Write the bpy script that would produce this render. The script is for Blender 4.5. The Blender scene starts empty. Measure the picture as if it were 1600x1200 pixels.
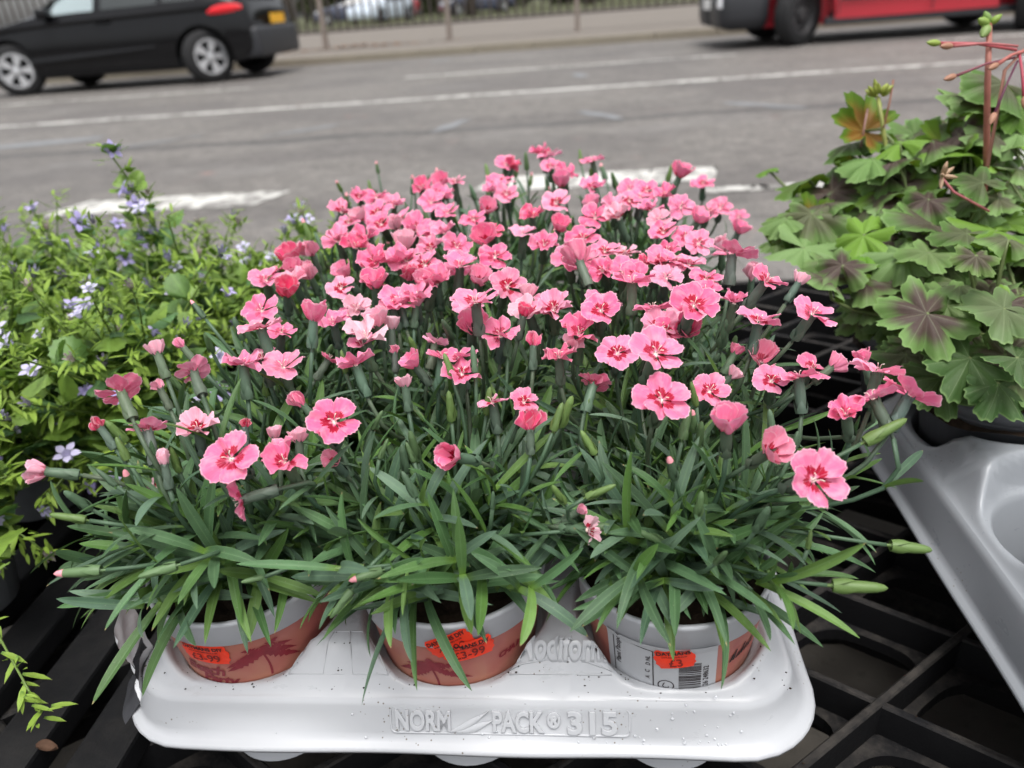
import bpy, bmesh, math, random
import numpy as np
from mathutils import Vector, Matrix

R = math.radians
sc = bpy.context.scene
random.seed(7)
rng = np.random.default_rng(7)

# ------------------------------------------------------------------ camera
F, TH, RO, YAW, CZ = 1200.0, R(26.5), R(4.5), R(6.5), 0.588   # focal length in photo pixels, pitch, roll, yaw, height
def ray(u, v):
    dx, dy = u - 800, v - 600
    x = (dx*math.cos(RO) - dy*math.sin(RO))/F; y = (dx*math.sin(RO) + dy*math.cos(RO))/F
    fw = math.cos(TH) - y*math.sin(TH); dn = math.sin(TH) + y*math.cos(TH)
    return Vector((x*math.cos(YAW) - fw*math.sin(YAW), x*math.sin(YAW) + fw*math.cos(YAW), -dn))
EYE = Vector((0, 0, CZ))
FWD = ray(800, 600).normalized()
CR = (ray(900, 600) - ray(800, 600)).normalized()
CU = (ray(800, 500) - ray(800, 600)).normalized()
TOV = -FWD
def at_z(u, v, z):
    r = ray(u, v); return EYE + r*((z - CZ)/r.z)
def at_t(u, v, t): return EYE + ray(u, v)*t
cam = bpy.data.objects.new('camera', bpy.data.cameras.new('camera'))
sc.collection.objects.link(cam); sc.camera = cam
m = Matrix((CR, CU, TOV)).transposed().to_4x4(); m.translation = EYE
cam.matrix_world = m
cam.data.sensor_width = 36; cam.data.lens = 36*F/1600
cam.data.clip_start = 0.02; cam.data.clip_end = 1000
cam.data.dof.use_dof = True; cam.data.dof.focus_distance = 0.43; cam.data.dof.aperture_fstop = 7.0

# ------------------------------------------------------------------ sky, sun, exposure
SUN_EL, SUN_AZ = R(72), R(160)
world = bpy.data.worlds.new('World'); sc.world = world; world.use_nodes = True
wn, wl = world.node_tree.nodes, world.node_tree.links
wn.clear()
wo = wn.new('ShaderNodeOutputWorld'); bg = wn.new('ShaderNodeBackground'); sky = wn.new('ShaderNodeTexSky'); hs = wn.new('ShaderNodeHueSaturation')
sky.sky_type = 'NISHITA'; sky.sun_disc = False; sky.sun_elevation = SUN_EL; sky.sun_rotation = SUN_AZ
sky.air_density = 1.0; sky.dust_density = 4.0
hs.inputs['Saturation'].default_value = 0.18; hs.inputs['Value'].default_value = 1.0
wl.new(sky.outputs[0], hs.inputs['Color']); wl.new(hs.outputs[0], bg.inputs[0]); bg.inputs[1].default_value = 0.14
wl.new(bg.outputs[0], wo.inputs[0])
sun = bpy.data.objects.new('sun', bpy.data.lights.new('sun', 'SUN')); sc.collection.objects.link(sun)
sun.data.energy = 1.3; sun.data.angle = R(35); sun.data.color = (1, 0.98, 0.95)
sd = Vector((math.sin(SUN_AZ)*math.cos(SUN_EL), math.cos(SUN_AZ)*math.cos(SUN_EL), math.sin(SUN_EL)))
sun.rotation_euler = sd.to_track_quat('Z', 'Y').to_euler()
sc.view_settings.view_transform = 'Standard'; sc.view_settings.look = 'None'
sc.view_settings.exposure = 0.8; sc.view_settings.gamma = 1.0; sc.view_settings.use_curve_mapping = False
sc.render.engine = 'CYCLES'
sc.cycles.max_bounces = 4; sc.cycles.diffuse_bounces = 3; sc.cycles.glossy_bounces = 2; sc.cycles.transmission_bounces = 2
sc.cycles.use_adaptive_sampling = True; sc.cycles.adaptive_threshold = 0.02
sc.cycles.use_denoising = True

# ------------------------------------------------------------------ helpers: objects
COL = sc.collection
def link(name, data, parent=None, mat=None):
    o = bpy.data.objects.new(name, data); COL.objects.link(o)
    if parent is not None: o.parent = parent
    return o
def mesh(name, verts, faces, mats=None, uvs=None, smooth=True, fmat=None):
    me = bpy.data.meshes.new(name)
    me.from_pydata([tuple(v) for v in verts], [], [tuple(f) for f in faces])
    if mats is not None:
        for mm in (mats if isinstance(mats, (list, tuple)) else [mats]): me.materials.append(mm)
    if uvs is not None:
        uvl = me.uv_layers.new(name='UVMap')
        vi = np.zeros(len(me.loops), dtype=np.int32); me.loops.foreach_get('vertex_index', vi)
        uvl.data.foreach_set('uv', np.asarray(uvs, dtype=np.float32)[vi].ravel())
    if fmat is not None: me.polygons.foreach_set('material_index', np.asarray(fmat, dtype=np.int32))
    if smooth: me.polygons.foreach_set('use_smooth', np.ones(len(me.polygons), dtype=bool))
    me.update()
    return me
def tag(o, label=None, cat=None, group=None, kind=None):
    if label: o['label'] = label
    if cat: o['category'] = cat
    if group: o['group'] = group
    if kind: o['kind'] = kind
    return o
def empty(name, loc, label=None, cat=None, group=None):
    o = bpy.data.objects.new(name, None); COL.objects.link(o); o.location = loc; o.empty_display_size = 0.05
    return tag(o, label, cat, group)
def bm_mesh(name, bm, mats, smooth=False):
    me = bpy.data.meshes.new(name); bm.to_mesh(me); bm.free()
    for mm in (mats if isinstance(mats, (list, tuple)) else [mats]): me.materials.append(mm)
    if smooth: me.polygons.foreach_set('use_smooth', np.ones(len(me.polygons), dtype=bool))
    return me
def bm_box(bm, x0, x1, y0, y1, z0, z1, bev=0.0):
    vs = [bm.verts.new((x, y, z)) for x in (x0, x1) for y in (y0, y1) for z in (z0, z1)]
    fs = [(0,1,3,2),(4,6,7,5),(0,4,5,1),(2,3,7,6),(0,2,6,4),(1,5,7,3)]
    ff = [bm.faces.new([vs[i] for i in f]) for f in fs]
    if bev > 0:
        es = list({e for f in ff for e in f.edges})
        bmesh.ops.bevel(bm, geom=es, offset=bev, segments=2, profile=0.6, affect='EDGES')
def box(name, x0, x1, y0, y1, z0, z1, mat, parent=None, bev=0.0):
    bm = bmesh.new(); bm_box(bm, x0, x1, y0, y1, z0, z1, bev); bmesh.ops.recalc_face_normals(bm, faces=bm.faces)
    return link(name, bm_mesh(name, bm, mat), parent)
def grid(nu, nv, fn):
    vs, uv, fs = [], [], []
    for j in range(nv + 1):
        for i in range(nu + 1):
            u, v = i/nu, j/nv
            vs.append(fn(u, v)); uv.append((u, v))
    for j in range(nv):
        for i in range(nu):
            a = j*(nu + 1) + i; fs.append((a, a + 1, a + nu + 2, a + nu + 1))
    return vs, fs, uv
def lathe(prof, n=48):
    vs, fs, uv = [], [], []
    L = len(prof)
    for j in range(n + 1):
        a = 2*math.pi*j/n
        for i, (r, z) in enumerate(prof):
            vs.append((r*math.cos(a), r*math.sin(a), z)); uv.append((j/n, i/(L - 1)))
    for j in range(n):
        for i in range(L - 1):
            a = j*L + i; b = (j + 1)*L + i
            fs.append((a, b, b + 1, a + 1))
    return vs, fs, uv
def tube(pts, rads, n=6, cap=True):
    vs, fs = [], []
    pts = [Vector(p) for p in pts]
    up = Vector((0.31, 0.52, 0.79))
    for k, p in enumerate(pts):
        t = (pts[min(k + 1, len(pts) - 1)] - pts[max(k - 1, 0)]).normalized()
        x = t.cross(up)
        if x.length < 1e-4: x = t.cross(Vector((1, 0, 0)))
        x.normalize(); y = t.cross(x)
        for i in range(n):
            a = 2*math.pi*i/n
            vs.append(p + (x*math.cos(a) + y*math.sin(a))*rads[k])
    for k in range(len(pts) - 1):
        for i in range(n):
            a = k*n + i; b = k*n + (i + 1) % n
            fs.append((a, b, b + n, a + n))
    if cap:
        fs.append(tuple(range(n - 1, -1, -1))); fs.append(tuple(range(len(vs) - n, len(vs))))
    return vs, fs
class MB:
    def __init__(s): s.v, s.f, s.m, s.uv = [], [], [], []
    def add(s, vs, fs, mi=0, uv=None):
        o = len(s.v); s.v += [tuple(v) for v in vs]; s.f += [tuple(i + o for i in f) for f in fs]; s.m += [mi]*len(fs)
        s.uv += list(uv) if uv is not None else [(0.5, 0.5)]*len(vs)
    def mesh(s, name, mats, smooth=True): return mesh(name, s.v, s.f, mats, s.uv, smooth, s.m)
def frame(d, n):
    """4x4 with Y along d and Z as near n as can be"""
    y = d.normalized(); x = y.cross(n)
    if x.length < 1e-5: x = y.cross(Vector((0.3, 0.9, 0.2)))
    x.normalize(); z = x.cross(y)
    return Matrix((x, y, z)).transposed()
def frameZ(axis, spin=0.0):
    z = axis.normalized(); x = z.cross(Vector((0.12, 1, 0.07)))
    if x.length < 1e-3: x = z.cross(Vector((1, 0, 0)))
    x.normalize(); y = z.cross(x)
    return Matrix((x, y, z)).transposed() @ Matrix.Rotation(spin, 3, 'Z')
def put(o, rot3, loc, s=(1, 1, 1)):
    m4 = rot3.to_4x4() @ Matrix.Diagonal((s[0], s[1], s[2], 1)); m4.translation = loc
    o.matrix_basis = m4
def bez(p0, p1, p2, p3, n):
    out = []
    for i in range(n + 1):
        t = i/n; s = 1 - t
        out.append(p0*(s*s*s) + p1*(3*s*s*t) + p2*(3*s*t*t) + p3*(t*t*t))
    return out

# ------------------------------------------------------------------ helpers: materials
class NT:
    def __init__(s, name):
        s.mat = bpy.data.materials.new(name); s.mat.use_nodes = True
        s.n, s.l = s.mat.node_tree.nodes, s.mat.node_tree.links
        s.n.clear(); s.out = s.n.new('ShaderNodeOutputMaterial'); s.p = s.n.new('ShaderNodeBsdfPrincipled')
        s.l.new(s.p.outputs[0], s.out.inputs[0])
    def new(s, t, **k):
        x = s.n.new('ShaderNode' + t)
        for a, b in k.items(): setattr(x, a, b)
        return x
    def set(s, sock, v):
        if isinstance(v, bpy.types.NodeSocket): s.l.new(v, sock)
        elif isinstance(v, (tuple, list)) and len(v) == 3 and sock.type == 'RGBA': sock.default_value = (*v, 1)
        else: sock.default_value = v
    def math(s, op, a, b=0.0, c=None, clamp=False):
        x = s.new('Math', operation=op, use_clamp=clamp); s.set(x.inputs[0], a); s.set(x.inputs[1], b)
        if c is not None: s.set(x.inputs[2], c)
        return x.outputs[0]
    def mix(s, f, a, b, mode='MIX'):
        x = s.new('Mix', data_type='RGBA', blend_type=mode); s.set(x.inputs[0], f); s.set(x.inputs[6], a); s.set(x.inputs[7], b)
        return x.outputs[2]
    def step(s, x, lo, hi):
        r = s.new('MapRange', interpolation_type='SMOOTHSTEP'); s.set(r.inputs[0], x); s.set(r.inputs[1], lo); s.set(r.inputs[2], hi)
        return r.outputs[0]
    def coord(s, kind='Object'): return s.new('TexCoord').outputs[kind]
    def mapping(s, vec, scale=(1, 1, 1), loc=(0, 0, 0), rot=(0, 0, 0)):
        x = s.new('Mapping'); s.l.new(vec, x.inputs[0]); x.inputs['Scale'].default_value = scale; x.inputs['Location'].default_value = loc; x.inputs['Rotation'].default_value = rot
        return x.outputs[0]
    def noise(s, vec, scale, detail=4, rough=0.55, dist=0.0):
        x = s.new('TexNoise'); s.l.new(vec, x.inputs['Vector']); x.inputs['Scale'].default_value = scale; x.inputs['Detail'].default_value = detail
        x.inputs['Roughness'].default_value = rough; x.inputs['Distortion'].default_value = dist
        return x.outputs['Fac']
    def voro(s, vec, scale, feature='F1'):
        x = s.new('TexVoronoi', feature=feature); s.l.new(vec, x.inputs['Vector']); x.inputs['Scale'].default_value = scale
        return x.outputs['Distance']
    def bump(s, h, strength=0.3, dist=0.002):
        x = s.new('Bump'); s.set(x.inputs['Height'], h); x.inputs['Strength'].default_value = strength; x.inputs['Distance'].default_value = dist
        s.l.new(x.outputs[0], s.p.inputs['Normal']); return x
    def base(s, c, rough=0.6, spec=0.5, **k):
        s.set(s.p.inputs['Base Color'], c); s.set(s.p.inputs['Roughness'], rough); s.set(s.p.inputs['Specular IOR Level'], spec)
        for a, b in k.items(): s.set(s.p.inputs[a.replace('_', ' ')], b)
        return s.mat
    def translucent(s, col, fac):
        t = s.new('BsdfTranslucent'); s.set(t.inputs[0], col)
        mx = s.new('MixShader'); s.set(mx.inputs[0], fac); s.l.new(s.p.outputs[0], mx.inputs[1]); s.l.new(t.outputs[0], mx.inputs[2])
        s.l.new(mx.outputs[0], s.out.inputs[0])
def simple(name, c, rough=0.6, spec=0.5, var=0.15, scale=40, **k):
    t = NT(name); co = t.coord('Object'); n = t.noise(co, scale)
    dark = tuple(x*(1 - var) for x in c); light = tuple(min(1, x*(1 + var)) for x in c)
    return t.base(t.mix(n, dark, light), rough, spec, **k)

# --- plant materials
def mat_petal():
    t = NT('petal'); uv = t.coord('UV'); sx = t.new('SeparateXYZ'); t.l.new(uv, sx.inputs[0]); u, v = sx.outputs[0], sx.outputs[1]
    oi = t.new('ObjectInfo'); col = oi.outputs['Color']; al = oi.outputs['Alpha']; rnd = oi.outputs['Random']
    off = t.new('CombineXYZ'); t.set(off.inputs[0], t.math('MULTIPLY', rnd, 37.0)); t.set(off.inputs[1], t.math('MULTIPLY', rnd, 11.0))
    va = t.new('VectorMath', operation='ADD'); t.l.new(uv, va.inputs[0]); t.l.new(off.outputs[0], va.inputs[1])
    vein = t.noise(t.mapping(va.outputs[0], (22, 1.6, 1)), 1.0, 3)
    blot = t.noise(t.mapping(va.outputs[0], (2.5, 2.5, 1)), 1.0, 2)
    c = t.mix(t.step(vein, 0.35, 0.7), t.mix(0.22, col, (0.9, 0.02, 0.14)), col)
    c = t.mix(t.math('MULTIPLY', t.step(blot, 0.4, 0.75), 0.35), c, (0.95, 0.62, 0.68))
    teeth = t.noise(t.mapping(va.outputs[0], (9, 0.01, 1)), 1.0, 1)
    lim = t.math('MULTIPLY_ADD', teeth, 0.42, 0.26)
    outer = t.step(t.math('SUBTRACT', lim, v), 0.0, 0.04)
    inner = t.step(v, 0.13, 0.24)
    stripe = t.noise(t.mapping(va.outputs[0], (16, 0.3, 1)), 1.0, 1)
    eye = t.math('MULTIPLY', t.math('MULTIPLY', outer, inner), al)
    eye = t.math('MULTIPLY', t.math('MULTIPLY', eye, 1.35), t.math('MULTIPLY_ADD', t.step(stripe, 0.36, 0.5), 0.55, 0.45), clamp=True)
    c = t.mix(eye, c, (0.42, 0.0, 0.03))
    c = t.mix(t.math('SUBTRACT', 1.0, t.step(v, 0.05, 0.15)), c, (0.85, 0.62, 0.6))
    c = t.mix(t.math('MULTIPLY', t.step(v, 0.94, 0.99), 0.45), c, (0.98, 0.8, 0.84))
    t.base(c, 0.55, 0.25, Sheen_Weight=0.15); t.bump(vein, 0.35, 0.0006)
    t.translucent(c, 0.28)
    return t.mat
def mat_leaf(name, transl=0.10, mid=(0.18, 0.3, 0.14)):
    t = NT(name); uv = t.coord('UV'); sx = t.new('SeparateXYZ'); t.l.new(uv, sx.inputs[0]); u, v = sx.outputs[0], sx.outputs[1]
    oi = t.new('ObjectInfo'); col = oi.outputs['Color']; ob = t.coord('Object')
    n = t.noise(ob, 3.5, 5); fib = t.noise(t.mapping(uv, (30, 1.2, 1)), 1.0, 2)
    hs = t.new('HueSaturation'); t.set(hs.inputs['Value'], t.math('MULTIPLY_ADD', n, 0.9, 0.55)); t.l.new(col, hs.inputs['Color'])
    c = t.mix(t.math('MULTIPLY', t.step(fib, 0.5, 0.75), 0.22), hs.outputs[0], mid)
    d = t.math('ABSOLUTE', t.math('SUBTRACT', u, 0.5))
    c = t.mix(t.math('MULTIPLY', t.math('SUBTRACT', 1.0, t.step(d, 0.0, 0.06)), 0.4), c, mid)
    c = t.mix(t.math('MULTIPLY', t.step(d, 0.45, 0.5), 0.5), c, mid)
    c = t.mix(t.math('SUBTRACT', 1.0, t.step(v, 0.0, 0.18)), c, (0.12, 0.22, 0.04))
    dry = t.math('MULTIPLY', t.step(t.math('ADD', v, t.math('MULTIPLY', t.math('SUBTRACT', n, .5), .12)), .93, .97), t.math('GREATER_THAN', oi.outputs['Random'], .8))
    c = t.mix(t.math('MULTIPLY', dry, .8), c, (.32, .25, .12))
    sp = t.noise(ob, 45, 2); c = t.mix(t.math('MULTIPLY', t.step(sp, 0.68, 0.74), 0.35), c, (0.3, 0.32, 0.22))
    t.base(c, t.math('MULTIPLY_ADD', n, 0.3, 0.30), 0.32); t.bump(fib, 0.4, 0.0005)
    t.translucent(t.mix(0.6, c, (0.16, 0.32, 0.03)), transl)
    return t.mat
def mat_stem(name):
    t = NT(name); oi = t.new('ObjectInfo'); n = t.noise(t.coord('Object'), 120, 3)
    hs = t.new('HueSaturation'); t.set(hs.inputs['Value'], t.math('MULTIPLY_ADD', n, 0.8, 0.6)); t.l.new(oi.outputs['Color'], hs.inputs['Color'])
    return t.base(hs.outputs[0], 0.5, 0.4)
M = {}
M['petal'] = mat_petal()
M['leaf'] = mat_leaf('dianthus_leaf')
M['stem'] = mat_stem('plant_stem')
M['throat'] = simple('flower_throat', (0.8, 0.68, 0.6), 0.6)
M['budtip'] = simple('bud_tip', (0.75, 0.3, 0.34), 0.6, var=0.3, scale=300)
M['soil'] = simple('soil', (0.028, 0.018, 0.012), 0.95, 0.2, 0.8, 350)

# --- setting materials
def mat_asphalt():
    t = NT('asphalt'); co = t.coord('Object')
    fine = t.noise(co, 90, 6, 0.7); mid = t.noise(co, 6, 5); big = t.noise(t.mapping(co, (0.6, 1.0, 1)), 0.9, 4, 0.6)
    peb = t.voro(co, 70)
    gr = t.noise(co, 15, 6, 0.85)
    c = t.mix(t.step(t.math('ADD', t.math('MULTIPLY', fine, .5), t.math('MULTIPLY', gr, .5)), .42, .58), (0.042, 0.037, 0.033), (0.195, 0.178, 0.162))
    c = t.mix(t.math('MULTIPLY', t.step(peb, 0.12, 0.45), 0.5), t.mix(0.4, c, (0.26, 0.25, 0.235)), c)
    c = t.mix(t.math('MULTIPLY', t.step(big, 0.42, 0.62), 0.5), c, (0.085, 0.078, 0.076))
    pk = t.math('MULTIPLY', t.step(t.noise(co, 2.2, 5, 0.7), 0.62, 0.72), t.step(t.noise(co, 24, 3), 0.5, 0.62))
    c = t.mix(t.math('MULTIPLY', pk, 0.6), c, (0.32, 0.14, 0.12))
    pat = t.noise(t.mapping(co, (.5, .8, 1), loc=(4, 2, 0)), 1.7, 5, .65); c = t.mix(t.math('MULTIPLY', t.step(pat, .52, .66), .35), c, (0.21, 0.2, 0.19))
    # tyre-polished seam running along the road
    w = t.new('SeparateXYZ'); t.l.new(co, w.inputs[0])
    wob = t.math('MULTIPLY_ADD', t.noise(co, 0.8, 3), 0.5, -0.25)
    seam = t.math('ABSOLUTE', t.math('SUBTRACT', t.math('ADD', w.outputs[1], wob), 4.9))
    c = t.mix(t.math('MULTIPLY', t.math('SUBTRACT', 1.0, t.step(seam, 0.03, 0.16)), 0.5), c, (0.04, 0.04, 0.042))
    scr = t.noise(t.mapping(co, (0.9, 4.0, 1), rot=(0, 0, R(24))), 1.3, 2, 0.5)
    c = t.mix(t.math('MULTIPLY', t.step(scr, 0.72, 0.8), 0.3), c, (0.3, 0.3, 0.3))
    t.base(c, t.math('MULTIPLY_ADD', mid, 0.25, 0.6), 0.35); t.bump(fine, 0.5, 0.006)
    return t.mat
def mat_paint():
    t = NT('road_paint'); co = t.coord('Object')
    wear = t.noise(co, 14, 6, 0.7); cr = t.noise(co, 70, 4, 0.7)
    c = t.mix(cr, (0.45, 0.44, 0.41), (0.68, 0.67, 0.63))
    c = t.mix(t.math('MULTIPLY', t.step(t.math('ADD', t.math('MULTIPLY', wear, .6), t.math('MULTIPLY', t.noise(co, 3.5, 4, .6), .4)), 0.46, 0.58), 0.85), c, (0.15, 0.14, 0.13))
    t.base(c, 0.65); t.bump(cr, 0.4, 0.003); return t.mat
def mat_paving(name, c1, c2, s=3.0):
    t = NT(name); co = t.coord('Object'); n = t.noise(co, s, 6, 0.65); f = t.noise(co, 60, 4)
    c = t.mix(n, c1, c2); c = t.mix(t.math('MULTIPLY', t.step(f, 0.55, 0.75), 0.35), c, tuple(x*0.5 for x in c1))
    t.base(c, 0.85, 0.3); t.bump(f, 0.4, 0.004); return t.mat
M['asphalt'] = mat_asphalt(); M['paint'] = mat_paint()
M['paving'] = mat_paving('paving', (0.06, 0.054, 0.047), (0.125, 0.113, 0.098))
M['paving_far'] = mat_paving('far_paving', (0.13, 0.115, 0.1), (0.21, 0.185, 0.16), 1.2)
M['kerb'] = mat_paving('kerb', (0.17, 0.15, 0.12), (0.29, 0.26, 0.2), 2.0)
M['grass'] = mat_paving('grass_ground', (0.045, 0.055, 0.02), (0.095, 0.095, 0.045), 0.4)
def mat_tray(name, base, dark):
    t = NT(name); co = t.coord('Object')
    n = t.noise(co, 9, 5, 0.6); sp = t.voro(co, 260); spm = t.noise(co, 22, 3); sm = t.noise(t.mapping(co, (1, 1, 3)), 30, 5, 0.7)
    c = t.mix(n, tuple(x*0.93 for x in base), base)
    c = t.mix(t.math('MULTIPLY', t.step(sm, 0.6, 0.78), 0.25), c, dark)
    spots = t.math('MULTIPLY', t.math('SUBTRACT', 1.0, t.step(sp, 0.10, 0.17)), t.step(spm, 0.56, 0.62))
    c = t.mix(t.math('MULTIPLY', spots, 0.85), c, (0.12, 0.09, 0.06))
    big = t.math('SUBTRACT', 1.0, t.step(t.voro(co, 55), 0.05, 0.07)); big = t.math('MULTIPLY', big, t.step(t.noise(co, 13, 2), 0.55, 0.6))
    c = t.mix(t.math('MULTIPLY', big, 0.8), c, (0.05, 0.04, 0.03))
    t.base(c, t.math('MULTIPLY_ADD', sm, 0.2, 0.2), 0.5); t.bump(n, 0.15, 0.002); return t.mat
M['tray'] = mat_tray('white_tray', (0.47, 0.48, 0.50), (0.3, 0.28, 0.26))
M['tray_shade'] = mat_tray('shade_grey_tray', (0.27, 0.285, 0.305), (0.25, 0.25, 0.25))  # darker copy of the tray plastic: shade on the right-hand tray put into colour
def mat_pallet(name, dustk):
    t = NT(name); co = t.coord('Object'); n = t.noise(co, 14, 6, 0.7); f = t.noise(co, 160, 4, 0.7)
    g = t.new('NewGeometry'); sx = t.new('SeparateXYZ'); t.l.new(g.outputs['Normal'], sx.inputs[0])
    dust = t.math('MULTIPLY', t.step(sx.outputs[2], 0.3, 0.9), t.step(t.math('ADD', n, t.math('MULTIPLY', f, 0.4)), 0.55, 0.9))
    c = t.mix(t.math('MULTIPLY', dust, dustk), t.mix(n, (0.005, 0.005, 0.006), (0.013, 0.013, 0.014)), (0.11, 0.097, 0.083))
    t.base(c, t.math('MULTIPLY_ADD', f, 0.25, 0.5), 0.15); t.bump(f, 0.35, 0.0015); return t.mat
M['black'] = mat_pallet('black_plastic', .42); M['blackslat'] = mat_pallet('black_slat_plastic', .06)
M['potgrey'] = simple('grey_pot', (0.1, 0.105, 0.115), 0.45, 0.4, 0.2, 30)
M['potpale'] = simple('pale_grey_pot', (0.3, 0.32, 0.34), 0.5, 0.4, 0.15, 30)
M['collar'] = simple('pot_collar', (0.52, 0.53, 0.56), 0.4, 0.45, 0.12, 60)
def mat_potprint():
    t = NT('pot_print'); co = t.coord('Object'); n = t.noise(co, 16, 4); n2 = t.noise(t.mapping(co, (1, 1, 0.5), loc=(3, 1, 0)), 28, 4)
    c = t.mix(t.step(n, 0.35, 0.65), (0.42, 0.12, 0.10), (0.46, 0.21, 0.13))
    c = t.mix(t.math('MULTIPLY', t.step(n2, 0.5, 0.7), 0.5), c, (0.30, 0.055, 0.06))
    return t.base(c, 0.4, 0.45)
M['potprint'] = mat_potprint()
M['printred'] = simple('print_red', (0.24, 0.02, 0.032), 0.45, 0.4, 0.35, 120)
M['sticker'] = simple('sticker', (0.95, 0.06, 0.025), 0.5, 0.3, 0.05, 80)
M['ink'] = simple('ink', (0.03, 0.02, 0.02), 0.6, 0.3, 0.5, 200)
M['inkred'] = simple('faded_ink', (0.22, 0.02, 0.015), 0.6, 0.3, 0.5, 300)
M['label'] = simple('label_grey', (0.5, 0.51, 0.53), 0.45, 0.4, 0.06, 40)

# ================================================================== SETTING
def sheet(name, x0, x1, y0, y1, z, mat, kind='structure'):
    o = link(name, mesh(name, [(x0, y0, z), (x1, y0, z), (x1, y1, z), (x0, y1, z)], [(0, 1, 2, 3)], mat)); o['kind'] = kind; return o
sheet('terrain', -400, 400, -300, 500, -0.16, M['grass'])
sheet('road', -120, 120, 1.5, 12.6, -0.10, M['asphalt'])
def slab(name, x0, x1, y0, y1, z0, z1, mat):
    o = box(name, x0, x1, y0, y1, z0, z1, mat); o['kind'] = 'structure'; return o
slab('pavement', -60, 60, -20, 1.35, -0.15, 0.0, M['paving'])
slab('pavement_far', -60, 60, 12.75, 36, -0.15, 0.0, M['paving_far'])
slab('grass_verge', -120, 120, 36, 120, -0.15, 0.03, M['grass'])
# kerbs, each kerb stone a piece
def kerb(name, y0, y1, x0, x1):
    k = empty(name, (0, 0, 0)); k['kind'] = 'structure'
    n = int((x1 - x0)/0.9)
    bm = bmesh.new(); bm_box(bm, 0, 0.893, 0, y1 - y0, -0.15, 0.012, 0.012); bmesh.ops.recalc_face_normals(bm, faces=bm.faces)
    me = bm_mesh('kerb_stone', bm, M['kerb'])
    for i in range(n):
        o = link('kerb_stone', me, k); o.location = (x0 + i*0.9, y0, random.uniform(-0.004, 0.004))
kerb('kerb', 1.352, 1.498, -9, 9); kerb('kerb_far', 12.602, 12.748, -16, 12)
# painted markings, each dash a piece of the road
def paint(pts):
    z = -0.096; n = 22
    (xa, ya), (xb, yb), (xc, yc), (xd, yd) = pts
    vs, fs, uv = grid(n, 2, lambda u, v: (xa + (xb - xa)*u + (xd - xa)*v*(1 - u) + (xc - xb)*v*u + random.uniform(-.03, .03), ya + (yb - ya)*u + v*((yd - ya)*(1 - u) + (yc - yb)*u) + random.uniform(-.014, .014), z))
    return vs, fs
markings = empty('road_markings', (0, 0, 0)); markings['kind'] = 'structure'
def dash(x0, x1, y, w, skew=0.0):
    vs, fs = paint([(x0, y - w/2), (x1 - skew, y - w/2), (x1, y + w/2), (x0 + skew, y + w/2)])
    link('painted_dash', mesh('painted_dash', vs, fs, M['paint']), markings)
for k in range(-3, 5): dash(-2.33 + k*1.84, -1.27 + k*1.84, 3.21 + (0.02 if k % 2 else 0), 0.26, 0.09)
for k in range(-6, 7): dash(k*2.0 - 0.9, k*2.0 + 1.095, 6.72, 0.13)
for x0, x1 in ((-14, -3.7), (-1.95, 1.65), (3.6, 7.2), (9, 13)): dash(x0, x1, 9.02, 0.11)
for x0, x1 in ((0.45, 0.9), (0.98, 1.5), (1.58, 2.2)): dash(x0, x1, 2.93, 0.075)
# worn traces of old paint
M['ghost'] = mat_paving('worn_paint', (0.13, 0.135, 0.14), (0.27, 0.28, 0.29), 9)
for (u, v, L, w, ang) in ((60, 225, 0.9, 0.22, 14), (230, 225, 0.7, 0.07, 38), (470, 205, 0.55, 0.06, 40), (705, 197, 0.5, 0.09, 72), (938, 180, 0.5, 0.09, 118), (1195, 165, 0.6, 0.08, 130), (905, 118, 0.4, 0.1, 100), (690, 95, 0.4, 0.12, 60)):
    p = at_z(u, v, -0.10); c, s = math.cos(R(ang)), math.sin(R(ang))
    vs, fs, uv = grid(6, 2, lambda a, b: (p.x + (a - .5)*L*c - (b - .5)*w*s*(1.2 - abs(a - .5)) + random.uniform(-.02, .02), p.y + (a - .5)*L*s + (b - .5)*w*c*(1.2 - abs(a - .5)) + random.uniform(-.02, .02), -0.0965))
    link('worn_paint_mark', mesh('worn_paint_mark', vs, fs, M['ghost']), markings)

# ------------------------------------------------------------------ guard rail fence
M['fence'] = simple('fence_metal', (0.05, 0.04, 0.035), 0.6, 0.4, 0.3, 8)
M['post'] = simple('fence_post', (0.22, 0.185, 0.16), 0.65, 0.3, 0.25, 5)
fence = empty('pedestrian_fence', (0, 15.4, 0), 'long metal pedestrian fence with upright bars beyond the road', 'fence')
bm = bmesh.new(); bm_box(bm, -0.02, 0.02, -0.012, 0.012, 0.3, 1.28); bar_me = bm_mesh('bar', bm, M['fence'])
bm = bmesh.new(); bm_box(bm, -0.045, 0.045, -0.045, 0.045, 0.0, 1.36, 0.006); post_me = bm_mesh('post', bm, M['post'])
for k in range(-5, 5):
    px = -4.75 + 2.35*(k + 0)
    o = link('post', post_me, fence); o.location = (px, 0, 0)
    for z0, z1 in ((0.28, 0.32), (1.26, 1.31)):
        box('rail', px + 0.047, px + 2.303, -0.022, 0.022, z0, z1, M['fence'], fence)
    for j in range(1, 15):
        o = link('bar', bar_me, fence); o.location = (px + 2.35*j/15, 0, 0)
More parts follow.
